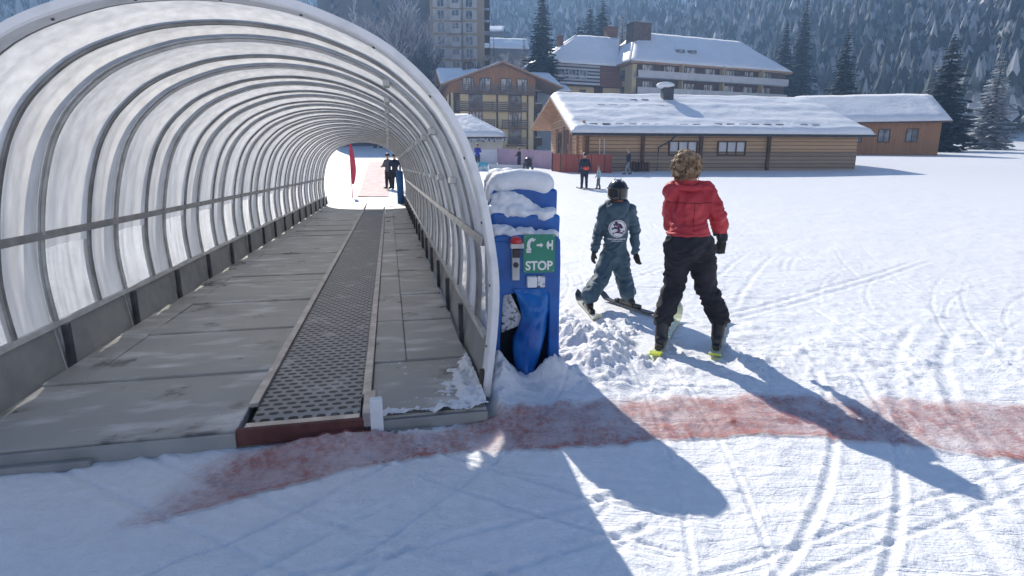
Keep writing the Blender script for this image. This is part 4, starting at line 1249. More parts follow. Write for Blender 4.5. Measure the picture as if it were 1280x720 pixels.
# helmet
hc = J['hd'] + Vector((0, 0.0, 0.025))
vs, fs = [], []
n, k = 28, 12
for i in range(k + 1):
    t = i / k
    for j in range(n):
        a = 2 * math.pi * j / n
        back = max(0, -math.sin(a)) ; side_ = abs(math.cos(a))
        low = -0.035 - 0.055 * back - 0.03 * side_
        zt = 0.112
        z = zt * math.cos(math.pi / 2 * min(1, t * 1.25)) if t * 1.25 <= 1 else low * (t * 1.25 - 1) / 0.25
        rad = math.sin(math.pi / 2 * min(1, t * 1.25)) * (1 - 0.10 * max(0, t * 1.25 - 1) * 4 * back)
        ridge = 1 + 0.006 * math.cos(a * 4)
        vs.append(hc + Vector((math.cos(a) * 0.101 * rad * ridge, math.sin(a) * 0.122 * rad * ridge, z)))
for i in range(k):
    for j in range(n): fs.append((i * n + j, (i + 1) * n + j, (i + 1) * n + (j + 1) % n, i * n + (j + 1) % n))
mb = MB(); mb.add(vs, fs)
he = mb.build('helmet', M_['helmet'], ch, world=True, smooth=True)
md = he.modifiers.new('S', 'SOLIDIFY'); md.thickness = 0.012
mb = MB()
for sgn in (-1, 1): mb.tube([hc + Vector((sgn * 0.03, 0.09, 0.075)), hc + Vector((sgn * 0.03, 0.0, 0.118)), hc + Vector((sgn * 0.028, -0.08, 0.088))], 0.006, 6)
mb.build('vent', M_['grey_box'], he, world=True)
gb = MB()
gb.tube([hc + Vector((math.cos(R(a)) * 0.103, math.sin(R(a)) * 0.123, 0.022)) for a in range(0, 361, 20)], 0.008, 6)
gb.build('goggle_strap', M_['black'], he, world=True)
for sgn in (-1, 1):
    mb = MB(); mb.ball(J['hd'] + Vector((sgn * 0.03, 0.083, 0.012)), 0.011, 0.008, 0.009, 8, 6); mb.build('eye', M_['black'], ch, world=True)
glove(ch, J['wl'] + Vector((-0.01, -0.01, -0.045)), (-0.12, -0.05, -1), (0.5, 0.8, -0.1), 0.85)
glove(ch, J['wr'] + Vector((0.01, -0.01, -0.04)), (0.25, -0.15, -1), (-0.6, 0.75, 0), 0.85)
for c, d, bz, an in ((cL, dL, bzL, anL), (cR, dR, bzR, anR)): boot(ch, c, -d, bz, an, 0.8)
# emblem on the back, laid on the cloth
bv = BVHTree.FromPolygons([v.co.copy() for v in suit.data.vertices], [p.vertices[:] for p in suit.data.polygons])


def on_back(x, z, off=0.003):
    """point on the suit's back; x, z in metres about the emblem's centre, thing coordinates"""
    hit = bv.ray_cast(Vector((x, -1.0, z)), Vector((0, 1, 0)))
    p = hit[0] if hit[0] is not None else Vector((x, -0.12, z))
    return p + Vector((0, -off, 0))


ec = inv_of(ch) @ P(772.5, 286, YC - 0.12)


def patch(name, polys, mat, parent, off):
    mb = MB()
    for pl in polys:
        c = Vector((sum(p[0] for p in pl) / len(pl), 0, sum(p[1] for p in pl) / len(pl)))
        rings = 5
        vs = [on_back(ec.x + c.x, ec.z + c.z, off)]
        for r_ in range(1, rings + 1):
            for p in pl: vs.append(on_back(ec.x + c.x + (p[0] - c.x) * r_ / rings, ec.z + c.z + (p[1] - c.z) * r_ / rings, off))
        n_ = len(pl)
        fs = [(0, 1 + i, 1 + (i + 1) % n_) for i in range(n_)]
        for r_ in range(rings - 1):
            for i in range(n_): fs.append((1 + r_ * n_ + i, 1 + (r_ + 1) * n_ + i, 1 + (r_ + 1) * n_ + (i + 1) % n_, 1 + r_ * n_ + (i + 1) % n_))
        mb.add(vs, fs)
    o = mb.build(name, mat, parent, smooth=True, fix=False)
    return o


circ = lambda r_, cx=0, cz=0, n=32: [(cx + r_ * math.cos(2 * math.pi * i / n), cz + r_ * math.sin(2 * math.pi * i / n)) for i in range(n)]
em = patch('emblem', [circ(0.089)], M_['white'], suit, 0.004)


def stroke(pts, w):
    out = []
    L_, R_ = [], []
    for i, p in enumerate(pts):
        a, b = pts[max(0, i - 1)], pts[min(len(pts) - 1, i + 1)]
        dx, dz = b[0] - a[0], b[1] - a[1]; l = math.hypot(dx, dz) or 1
        ww = w * (0.6 + 0.8 * math.sin(math.pi * (i + 0.5) / len(pts)))
        L_.append((p[0] - dz / l * ww, p[1] + dx / l * ww)); R_.append((p[0] + dz / l * ww, p[1] - dx / l * ww))
    for i in range(len(pts) - 1): out.append([L_[i], L_[i + 1], R_[i + 1], R_[i]])
    return out


fig = []
fig += stroke([(-0.045, 0.035), (-0.015, 0.045), (0.02, 0.035), (0.045, 0.005)], 0.011)
fig += stroke([(0.02, 0.035), (0.0, 0.005), (0.02, -0.02), (-0.01, -0.04)], 0.013)
fig += stroke([(-0.06, -0.005), (-0.03, 0.01), (0.0, 0.005)], 0.009)
fig += stroke([(-0.05, -0.05), (-0.01, -0.035), (0.045, -0.045), (0.065, -0.02)], 0.006)
fig += [circ(0.014, -0.02, 0.058, 12)]
patch('emblem_figure', fig, M_['purple'], suit, 0.006)
patch('emblem_accent', stroke([(-0.012, 0.022), (0.004, 0.02), (0.014, 0.012)], 0.004) + stroke([(0.005, -0.018), (-0.008, -0.03)], 0.0045), M_['emblem_red'], suit, 0.0075)
rg = []
for i in range(32):
    a0, a1 = 2 * math.pi * i / 32, 2 * math.pi * (i + 1) / 32
    rg.append([(0.077 * math.cos(a0), 0.077 * math.sin(a0)), (0.081 * math.cos(a0), 0.081 * math.sin(a0)), (0.081 * math.cos(a1), 0.081 * math.sin(a1)), (0.077 * math.cos(a1), 0.077 * math.sin(a1))])
patch('emblem_rim', rg, M_['purple'], suit, 0.006)
ln = []
rnd = random.Random(2)
for (z, x0, x1, h) in ((-0.108, -0.092, 0.092, 0.0055), (-0.127, -0.055, 0.055, 0.004)):
    x = x0
    while x < x1:
        w_ = rnd.uniform(0.006, 0.014); ln.append([(x, z - h), (x + w_, z - h), (x + w_, z + h), (x, z + h)]); x += w_ + 0.004
patch('emblem_lines', ln, M_['white'], suit, 0.004)

# --- the instructor in the red jacket
YI = 4.32
ig = thing('person', 'adult with curly brown hair, red jacket and black ski trousers', 'person', (1.36, YI, hz(1.36, YI)))
tipI, tailI = G(846, 398, 0.02), G(818, 447, 0.02)
tipJ, tailJ = G(905, 392, 0.02), G(893, 448, 0.02)
dI = (tipI - tailI).normalized(); tipI = tailI + dI * 1.35
dJ = (tipJ - tailJ).normalized(); tipJ = tailJ + dJ * 1.35
cI, d1, bz1 = ski(ig, tipI, tailI, 0.10, 'ski_white', boot_t=0.755, tailmat='ski_lime')
cJ, d2, bz2 = ski(ig, tipJ, tailJ, 0.10, 'ski_white', boot_t=0.755, tailmat='ski_lime')
aI = Vector((cI.x + 0.0, cI.y, bz1 + 0.20)); aJ = Vector((cJ.x, cJ.y, bz2 + 0.20))
xc = 860
J = dict(hd=P(857, 211, YI + 0.02), nk=P(859, 231, YI), ch=P(861, 252, YI + 0.02), wa=P(861, 282, YI), pe=P(861, 304, YI - 0.02),
         sl=P(843, 240, YI + 0.02), sr=P(881, 240, YI + 0.02), el=P(838, 262, YI + 0.10), er=P(897, 270, YI + 0.0), wl=P(838, 281, YI + 0.26), wr=P(902, 297, YI + 0.14),
         hl=P(848, 306, YI - 0.01), hr=P(875, 306, YI - 0.01), kl=P(843, 356, YI + 0.08), kr=P(882, 356, YI + 0.08), al=aI, ar=aJ)
K = [('nk', 0.075, 'ch', 0.135), ('ch', 0.145, 'wa', 0.135), ('wa', 0.14, 'pe', 0.155), ('sl', 0.085, 'sr', 0.085), ('sl', 0.08, 'el', 0.066), ('el', 0.066, 'wl', 0.05), ('sr', 0.08, 'er', 0.066), ('er', 0.066, 'wr', 0.05),
     ('hl', 0.118, 'kl', 0.088), ('kl', 0.088, 'al', 0.082), ('hr', 0.118, 'kr', 0.088), ('kr', 0.088, 'ar', 0.082), ('nk', 0.055, 'hd', 0.06), ('hd', 0.092, J['hd'] + Vector((0, 0.012, 0.035)), 0.092),
     (J['hd'] + Vector((-0.02, 0.105, -0.01)), 0.014, J['hd'] + Vector((-0.018, 0.095, 0.025)), 0.009)]
zb, zn = P(850, 293, YI).z, J['nk'].z + 0.035
person_parts(ig, J, K, 0.011, [M_['red_jacket'], M_['navy'], M_['skin']], lambda c: 2 if c.z > zn else (1 if c.z < zb + 0.0 else 0), bump=0.010, bs=8, seed=9)
mb = MB(); mb.tube([J['wa'] + Vector((math.cos(R(a)) * 0.152, math.sin(R(a)) * 0.148, -0.06)) for a in range(0, 361, 15)], 0.018, 8)
link_mesh('jacket_hem', remesh(mb, 0.010, 3, 0.5, 0.006, 10, 2), M_['red_jacket'], ig, True)
mb = MB()
rnd = random.Random(8)
for i in range(90):
    a, b = rnd.uniform(0, 2 * math.pi), rnd.uniform(-0.9, 1.4)
    dv = Vector((math.cos(a) * math.cos(b), math.sin(a) * math.cos(b), math.sin(b)))
    if dv.y > 0.55 and dv.z < 0.45: continue
    mb.ball(J['hd'] + Vector((0, -0.01, 0.02)) + Vector((dv.x * 0.092, dv.y * 0.10, dv.z * 0.10)), rnd.uniform(0.016, 0.030), None, None, 8, 6)
mb.ball(J['hd'] + Vector((0, -0.01, 0.03)), 0.098, 0.10, 0.10, 14, 10)
hair = link_mesh('hair', remesh(mb, 0.008, 1, 0.5, 0.014, 40, 4), M_['hair'], ig, True)
mb = MB()
for i in range(420):
    a, b = rnd.uniform(0, 2 * math.pi), rnd.uniform(-0.95, 1.5)
    dv = Vector((math.cos(a) * math.cos(b), math.sin(a) * math.cos(b), math.sin(b)))
    if dv.y > 0.55 and dv.z < 0.45: continue
    p0 = J['hd'] + Vector((0, -0.01, 0.02)) + Vector((dv.x * 0.094, dv.y * 0.10, dv.z * 0.102))
    t1 = dv.cross(Vector((rnd.uniform(-1, 1), rnd.uniform(-1, 1), rnd.uniform(-1, 1)))).normalized(); t2 = dv.cross(t1)
    r_ = rnd.uniform(0.007, 0.013); ln_ = rnd.uniform(0.008, 0.026); ph = rnd.uniform(0, 6.28)
    mb.tube([p0 + dv * ln_ * k / 7 + (t1 * math.cos(ph + k * 0.95) + t2 * math.sin(ph + k * 0.95)) * r_ + Vector((0, 0, -0.02 * (k / 7) ** 2)) for k in range(8)], [0.0032] * 7 + [0.001], 4)
mb.build('curls', M_['hair'], hair, world=True, smooth=True)
for sgn in (-1, 1):
    mb = MB(); mb.ball(J['hd'] + Vector((sgn * 0.033 - 0.018, 0.092, 0.03)), 0.011, 0.008, 0.008, 8, 6); mb.build('eye', M_['black'], ig, world=True)
mb = MB(); mb.tube([J['nk'] + Vector((math.cos(R(a)) * 0.085, math.sin(R(a)) * 0.08, -0.005 + 0.02 * math.sin(R(a)))) for a in range(0, 361, 15)], 0.03, 8)
link_mesh('collar', remesh(mb, 0.010, 3, 0.5, 0.006, 12, 5), M_['red_jacket'], ig, True)
glove(ig, J['wl'] + Vector((0.01, 0.045, -0.02)), (0.25, 0.9, -0.45), (0.3, 0.3, 1), 1.0)
glove(ig, J['wr'] + Vector((0.01, 0.02, -0.045)), (0.05, 0.45, -1), (-0.7, 0.6, 0), 1.0)
boot(ig, cI, -d1, bz1, aI, 1.0); boot(ig, cJ, -d2, bz2, aJ, 1.0)


def seam_line(root, body, pts, rad, mat):
    """thin raised seam laid on the back of a garment; pts in (x, z) of the thing"""
    b_ = BVHTree.FromPolygons([v.co.copy() for v in body.data.vertices], [p.vertices[:] for p in body.data.polygons])
    out = []
    for i in range(len(pts) - 1):
        for k in range(8):
            x = pts[i][0] + (pts[i + 1][0] - pts[i][0]) * k / 8; z = pts[i][1] + (pts[i + 1][1] - pts[i][1]) * k / 8
            h = b_.ray_cast(Vector((x, -1.5, z)), Vector((0, 1, 0)))
            if h[0] is not None: out.append(h[0] + Vector((0, -0.001, 0)))
    if len(out) > 2:
        mb = MB(); mb.tube(out, rad, 6); mb.build('seam', mat, root)


M_['seam_red'] = pm('dark_red_seam', (0.16, 0.008, 0.012), rough=0.7)
M_['seam_grey'] = pm('dark_suit_seam', (0.018, 0.03, 0.04), rough=0.7)
ibody = [c for c in ig.children if c.name.startswith('body')][0]
xi = J['ch'].x - ig.location.x; zi = lambda p: p.z - ig.location.z
seam_line(ig, ibody, [(xi - 0.17, zi(J['sl']) - 0.075), (xi, zi(J['ch']) - 0.005), (xi + 0.17, zi(J['sr']) - 0.075)], 0.0035, M_['seam_red'])
seam_line(ig, ibody, [(xi, zi(J['ch'])), (xi, zi(J['wa']) - 0.05)], 0.0025, M_['seam_red'])
xk = J['pe'].x - ig.location.x
for sgn in (-1, 1):
    seam_line(ig, ibody, [(xk + sgn * 0.05, zi(J['pe']) - 0.03), (xk + sgn * 0.125, zi(J['pe']) - 0.03), (xk + sgn * 0.125, zi(J['pe']) - 0.14), (xk + sgn * 0.05, zi(J['pe']) - 0.14)], 0.003, M_['seam_grey'])
xs_ = 0.0
seam_line(ch, suit, [(xs_ - 0.21, ec.z - 0.155), (xs_ - 0.1, ec.z - 0.165), (xs_ + 0.02, ec.z - 0.165)], 0.003, M_['seam_grey'])

# --- people farther off
def far_person(label, u, vfoot, Y, h, face, top, legs, hat='black', stride=0.12, arms='down', hold=None, group=None, skis=False, zadj=None):
    foot = P(u, vfoot, Y)
    z0 = hz(foot.x, foot.y)
    root = thing('person', label, 'person', (foot.x, foot.y, z0), face, group)
    k = h / 1.75
    V_ = lambda x, y, z: Vector((x * k, y * k, z * k))
    J = dict(hd=V_(0, 0.02, 1.62), nk=V_(0, 0, 1.47), ch=V_(0, 0, 1.30), wa=V_(0, 0, 1.06), pe=V_(0, 0, 0.93), sl=V_(-.18, 0, 1.40), sr=V_(.18, 0, 1.40),
             hl=V_(-.10, 0, .9), hr=V_(.10, 0, .9), kl=V_(-.11, stride * .6, .49), kr=V_(.11, 0, .49), al=V_(-.12, stride, .09), ar=V_(.12, -stride, .09),
             tl=V_(-.13, stride + .16, .05), tr=V_(.13, -stride + .16, .05))
    if arms == 'down': J.update(el=V_(-.26, -.03, 1.13), wl=V_(-.27, .06, .88), er=V_(.26, -.03, 1.13), wr=V_(.27, .06, .88))
    elif arms == 'fore': J.update(el=V_(-.25, .08, 1.16), wl=V_(-.10, .33, 1.12), er=V_(.25, .08, 1.16), wr=V_(.10, .33, 1.14))
    else: J.update(el=V_(-.30, .02, 1.18), wl=V_(-.40, .12, .98), er=V_(.30, .02, 1.18), wr=V_(.40, .12, .98))
    hl = J['wl'] + (J['wl'] - J['el']).normalized() * 0.13 * k; hr_ = J['wr'] + (J['wr'] - J['er']).normalized() * 0.13 * k
    thl = J['wl'] + (J['wl'] - J['el']).normalized() * 0.06 * k + Vector((0.045 * k, 0.03 * k, 0)); thr = J['wr'] + (J['wr'] - J['er']).normalized() * 0.06 * k + Vector((-0.045 * k, 0.03 * k, 0))
    K = [('nk', .07, 'ch', .15), ('ch', .16, 'wa', .15), ('wa', .15, 'pe', .15), ('sl', .08, 'sr', .08), ('sl', .08, 'el', .065), ('el', .062, 'wl', .048), ('sr', .08, 'er', .065), ('er', .062, 'wr', .048),
         ('hl', .115, 'kl', .085), ('kl', .085, 'al', .065), ('hr', .115, 'kr', .085), ('kr', .085, 'ar', .065), ('al', .06, 'tl', .045), ('ar', .06, 'tr', .045), ('nk', .055, 'hd', .06), ('hd', .092, V_(0, .03, 1.66), .09),
         (V_(0, .12, 1.61), .014, V_(0, .11, 1.645), .01), ('wl', .04, hl, .028), ('wr', .04, hr_, .028), (J['wl'], .025, thl, .016), (J['wr'], .025, thr, .016)]
    mb = MB()
    for a, ra, b, rb in K: mb.cap(J[a] if isinstance(a, str) else a, ra * k, J[b] if isinstance(b, str) else b, rb * k, 10)
    me = remesh(mb, 0.022 * k, 3, 0.5, 0.008, 7, int(u))
    zt, zn = 0.86 * k, 1.50 * k

    def mf(c):
        if c.z > zn: return 2
        if c.z < 0.13 * k: return 3
        if (c - hl).length < .10 * k or (c - hr_).length < .10 * k: return 3
        return 0 if c.z > zt else 1
    link_mesh('body', me, [M_[top], M_[legs], M_['skin'], M_['black']], root, False, mf)
    mb = MB(); mb.ball(V_(0, .005, 1.70), .108 * k, .118 * k, .085 * k, 14, 10)
    mb.tube([V_(math.cos(R(a)) * .105, .005 + math.sin(R(a)) * .115, 1.665) for a in range(0, 361, 20)], .018 * k, 6)
    mb.build('hat', M_[hat], root, smooth=True)
    if hold == 'bag':
        mb = MB(); mb.ball(V_(0.02, -.20, 1.02), .17 * k, .08 * k, .085 * k, 14, 10); mb.build('waist_bag', M_['orange_red'], root, smooth=True)
    if hold == 'pack':
        mb = MB(); mb.box(V_(0, -.22, 1.2), (.28 * k, .16 * k, .42 * k)); mb.build('backpack', M_['black'], root, bevel=0.04)
    if skis:
        for x in (-.13, .13):
            mb = MB()
            mb.prism([V_(x - .045, -.6, .012), V_(x + .045, -.6, .012), V_(x + .04, .6, .012), V_(x + .05, .82, .02), V_(x, .98, .09), V_(x - .05, .82, .02), V_(x - .04, .6, .012)], (0, 0, .014))
            mb.build('ski', M_['ski_dark'], root)
    return root


far_person('skier in dark coat with an orange red waist bag', 730, 236, 29, 1.78, R(10), 'dark_coat', 'dark_coat', 'black', 0.02, 'down', 'bag', skis=True)
far_person('small child in pale teal jacket skiing beside the skier with waist bag', 748, 236.5, 28.6, 1.15, R(70), 'teal_coat', 'grey_coat', 'grey_coat', 0.10, 'out', skis=True)
far_person('pedestrian in dark jacket and light grey trousers walking past the log cabin', 785, 218, 40, 1.72, R(85), 'dark_coat', 'grey_trousers', 'hair', 0.22, 'down')
far_person('standing person in royal blue coat before the white snow roofed hut', 597, 202, 47, 1.80, R(-20), 'blue_coat', 'dark_coat', 'black', 0.05, 'fore')
far_person('person in dark navy coat standing before the mauve fence', 649, 208, 45, 1.62, R(60), 'dark_coat', 'dark_coat', 'black', 0.08, 'fore')
far_person('skier in grey jacket seen through the far tunnel mouth', 486, 230, 29, 1.76, R(60), 'grey_coat', 'navy', 'black', 0.04, 'fore', skis=False)
far_person('dark dressed skier beside the grey jacket at the tunnel mouth', 494.5, 232, 28.4, 1.74, R(20), 'dark_coat', 'navy', 'black', 0.03, 'down')
# pushchair by the mauve fence
p = P(660, 209.5, 44)
pc_ = thing('pushchair', 'black hooded pushchair standing beside the navy coated person', 'pushchair', (p.x, p.y, hz(p.x, p.y)), R(30))
mb = MB(); mb.ball((0, 0, 0.72), 0.30, 0.34, 0.26, 14, 10); mb.build('hood', M_['black'], pc_, smooth=True)
mb = MB(); mb.box((0, 0.05, 0.42), (0.46, 0.6, 0.30), None, 0, (1.1, 1.1)); mb.build('seat', M_['black'], pc_, bevel=0.05)
mb = MB(); mb.tube([(-.22, -.35, 1.0), (-.22, -.1, .55), (-.22, .3, .18)], .018); mb.tube([(.22, -.35, 1.0), (.22, -.1, .55), (.22, .3, .18)], .018); mb.tube([(-.22, -.35, 1.0), (.22, -.35, 1.0)], .02); mb.build('frame', M_['dark_post'], pc_)
for x, y in ((-.24, -.25), (.24, -.25), (-.2, .32), (.2, .32)):
    mb = MB(); mb.tube([(x - .025, y, .13), (x + .025, y, .13)], .13, 16); mb.build('wheel', M_['black'], pc_)

# ------------------------------------------------------------------ posts and fences round the run
p = P(501, 251, 20.5)
t = thing('padded_post', 'blue padded post standing at the far end of the tunnel', 'post', (p.x, p.y, hz(p.x, p.y)))
mb = MB(); mb.tube([(0, 0, 0), (0, 0, 1.25), (0, 0, 1.3)], [0.12, 0.12, 0.09], 16); mb.build('pad', M_['blue_pad'], t, smooth=False)
mb = MB(); mb.tube([(0, 0, 1.28), (0, 0, 1.5)], 0.03, 8); mb.build('pole', M_['alu'], t)
for u, Y, h, lbl in ((440, 24, 2.3, 'tall red flag pole at the left of the far tunnel mouth'), (507.5, 22.5, 1.6, 'short red flag pole at the right of the far tunnel mouth')):
    p = P(u, 235, Y)
    t = thing('flag_pole', lbl, 'flag', (p.x, p.y, hz(p.x, p.y)), 0, 'red flag poles')
    mb = MB(); mb.tube([(0, 0, 0), (0, 0, h)], 0.02, 8); mb.build('pole', M_['red_pole'], t)
    mb = MB(); n = 10
    vs = []
    for i in range(n + 1):
        z = h * (0.25 + 0.75 * i / n); w_ = 0.22 * math.sin(math.pi * (0.15 + 0.8 * i / n))
        for s_ in (0.0, w_):
            for d_ in (-.006, .006): vs.append((s_, d_ + 0.03 * math.sin(i * .8) * (s_ > 0), z))
    fs = []
    for i in range(n):
        k, q = i * 4, i * 4 + 4
        fs += [(k, k + 2, q + 2, q), (k + 1, q + 1, q + 3, k + 3), (k + 2, k + 3, q + 3, q + 2), (k, q, q + 1, k + 1)]
    mb.add(vs, fs); mb.build('flag', M_['red_pole'], t)


def fence(name, label, pts, h, mat, post='dark_wood', th_=0.05, step=2.5, thick=0.05, cat='fence', drop=0.0):
    """panel fence along ground points"""
    pts = [Vector((x, y, 0)) for x, y in pts]
    root = thing(name, label, cat, (pts[0].x, pts[0].y, hz(pts[0].x, pts[0].y)))
    mb, pb = MB(), MB()
    for a, b in zip(pts, pts[1:]):
        n = max(1, int((b - a).length / step)); d = (b - a).normalized(); nn = Vector((-d.y, d.x, 0)) * thick
        for i in range(n):
            p, q = a.lerp(b, i / n), a.lerp(b, (i + 1) / n)
            zp, zq = hz(p.x, p.y) + drop, hz(q.x, q.y) + drop
            e = d * 0.03
            mb.hexa([p + e + Vector((0, 0, zp)), q - e + Vector((0, 0, zq)), q - e + nn + Vector((0, 0, zq)), p + e + nn + Vector((0, 0, zp)),
                     p + e + Vector((0, 0, zp + h)), q - e + Vector((0, 0, zq + h)), q - e + nn + Vector((0, 0, zq + h)), p + e + nn + Vector((0, 0, zp + h))])
            pb = MB(); pb.box(p + Vector((0, 0, zp + h / 2)), (0.09, 0.09, h + 0.06)); pb.build('post', M_[post], root, world=True)
    mb.build('panel', M_[mat], root, world=True)
    return root


def gpt(u, Y): return ((u - 640) / FPX * Y, Y)


fence('panel_fence', 'white panel fence in front of the small snow roofed hut', [gpt(520, 51.5), gpt(622, 50)], 1.25, 'white_panel', 'alu')
fence('fabric_fence', 'mauve fabric fence behind the navy coated person', [gpt(623, 50), gpt(660, 48), gpt(690, 45.2)], 1.35, 'purple_fence', 'purple_fence')
fence('board_fence', 'red brown board fence below the log cabin', [gpt(689, 43.5), gpt(699, 42.2), gpt(762, 41.3)], 1.3, 'red_fence', 'dark_wood', step=1.6)
bn = fence('advert_banner', 'low cyan and white banner board standing in the snow', [gpt(592, 44), gpt(611, 43.8)], 0.62, 'cyan', 'alu', cat='banner')
fence('advert_banner', 'long pale banner board behind the snow topped mats', [gpt(612, 45.2), gpt(660, 44.6)], 0.35, 'white_panel', 'alu', cat='banner')

# ------------------------------------------------------------------ buildings
def Lx(root):
    """local frame: x along the front, y back, z up"""
    return root


def window(root, c, w, h, n, mat='curtain', frame='frame_dark', depth=0.08, mull=1, sub='pane'):
    """c centre on the wall (local), n outward unit normal (local, horizontal)"""
    n = Vector(n); t = Vector((-n.y, n.x, 0)); c = Vector(c)
    rot = math.atan2(t.y, t.x)
    fw = 0.09
    mb = MB()
    for s_ in (-1, 1):
        mb.box(c + n * depth / 2 + t * s_ * (w / 2), (fw, depth, h + fw), rot)
        mb.box(c + n * depth / 2 + Vector((0, 0, s_ * h / 2)), (w - fw, depth * 0.96, fw), rot)
    for k in range(mull):
        x = -w / 2 + w * (k + 1) / (mull + 1)
        mb.box(c + n * depth / 2 + t * x, (0.06, depth * 0.9, h - fw), rot)
    wn = mb.build('window', M_[frame], root)
    mb = MB(); mb.box(c + n * 0.015, (w - fw * 0.5, 0.03, h - fw * 0.5), rot); mb.build(sub, M_[mat], wn)
    return wn


def balcony(root, x0, x1, y, z, out=1.0, h=1.0, mat='slat_wood', slab='dark_wood', solid=False, axis='front'):
    """balcony along local x, on the wall plane y (facing -y)"""
    mb = MB()
    mb.box(((x0 + x1) / 2, y - out / 2, z - 0.08), (x1 - x0, out, 0.16))
    if solid:
        mb.box(((x0 + x1) / 2, y - out + 0.05, z + h / 2 + 0.02), (x1 - x0, 0.1, h))
    else:
        for k in range(4): mb.box(((x0 + x1) / 2, y - out + 0.05, z + 0.2 + k * 0.26), (x1 - x0, 0.06, 0.14))
        n = max(2, int((x1 - x0) / 2.2))
        for i in range(n + 1): mb.box((x0 + 0.06 + (x1 - x0 - 0.12) * i / n, y - out + 0.11, z + h / 2 + 0.05), (0.1, 0.06, h + 0.1))
    return mb.build('balcony', M_[mat], root)


def slab_roof(root, name, quad, th_, mat, snow=0.0, parent=None):
    """roof plane: four corners (local, anticlockwise from above); optional snow layer"""
    q = [Vector(p) for p in quad]
    mb = MB(); mb.hexa([p - Vector((0, 0, th_)) for p in q] + q)
    rf = mb.build(name, M_[mat], parent or root)
    return rf


def snow_sheet(quad, h, nu=26, nv=14, mat='roof_snow', parent=None, lump=0.12, seed=0, inset=0.05, edge=0.6, bands=0.0, world=False):
    """thick soft snow on a roof plane with rounded edges and slumps"""
    a, b, c, d = [Vector(p) for p in quad]
    nrm = (b - a).cross(d - a).normalized()
    if nrm.z < 0: nrm = -nrm
    vs = []
    W_, H_ = (b - a).length, (d - a).length
    for j in range(nv + 1):
        for i in range(nu + 1):
            s_, t = i / nu, j / nv
            p = a.lerp(b, s_).lerp(d.lerp(c, s_), t)
            e = min(s_ * W_, (1 - s_) * W_, t * H_ * 1.0, (1 - t) * H_ + edge)
            k = min(1, e / edge) ** 0.5 if edge > 0 else 1
            z = h * k * (1 + lump * 2 * mnoise.fractal(p * 0.35 + Vector((seed * 3.3, 0, 0)), 0.9, 2, 3))
            if bands: z += bands * math.sin(t * 5 * 2 * math.pi + 2.2 * mnoise.noise(p * 0.4)) * k
            vs.append(p + nrm * (0.02 + z))
    w_ = nu + 1
    fs = [(j * w_ + i, j * w_ + i + 1, (j + 1) * w_ + i + 1, (j + 1) * w_ + i) for j in range(nv) for i in range(nu)]
    # skirts down to the roof
    base = len(vs)
    rim = [i for i in range(w_)] + [j * w_ + nu for j in range(1, nv + 1)] + [nv * w_ + i for i in range(nu - 1, -1, -1)] + [j * w_ for j in range(nv - 1, 0, -1)]
    for r_ in rim:
        j, i = divmod(r_, w_)
        p = a.lerp(b, i / nu).lerp(d.lerp(c, i / nu), j / nv)
        vs.append(p + nrm * 0.004)
    m_ = len(rim)
    for k in range(m_): fs.append((rim[k], base + k, base + (k + 1) % m_, rim[(k + 1) % m_]))
    mb = MB(); mb.add(vs, fs)
    return mb.build('snow_cover', M_[mat], parent, smooth=True)


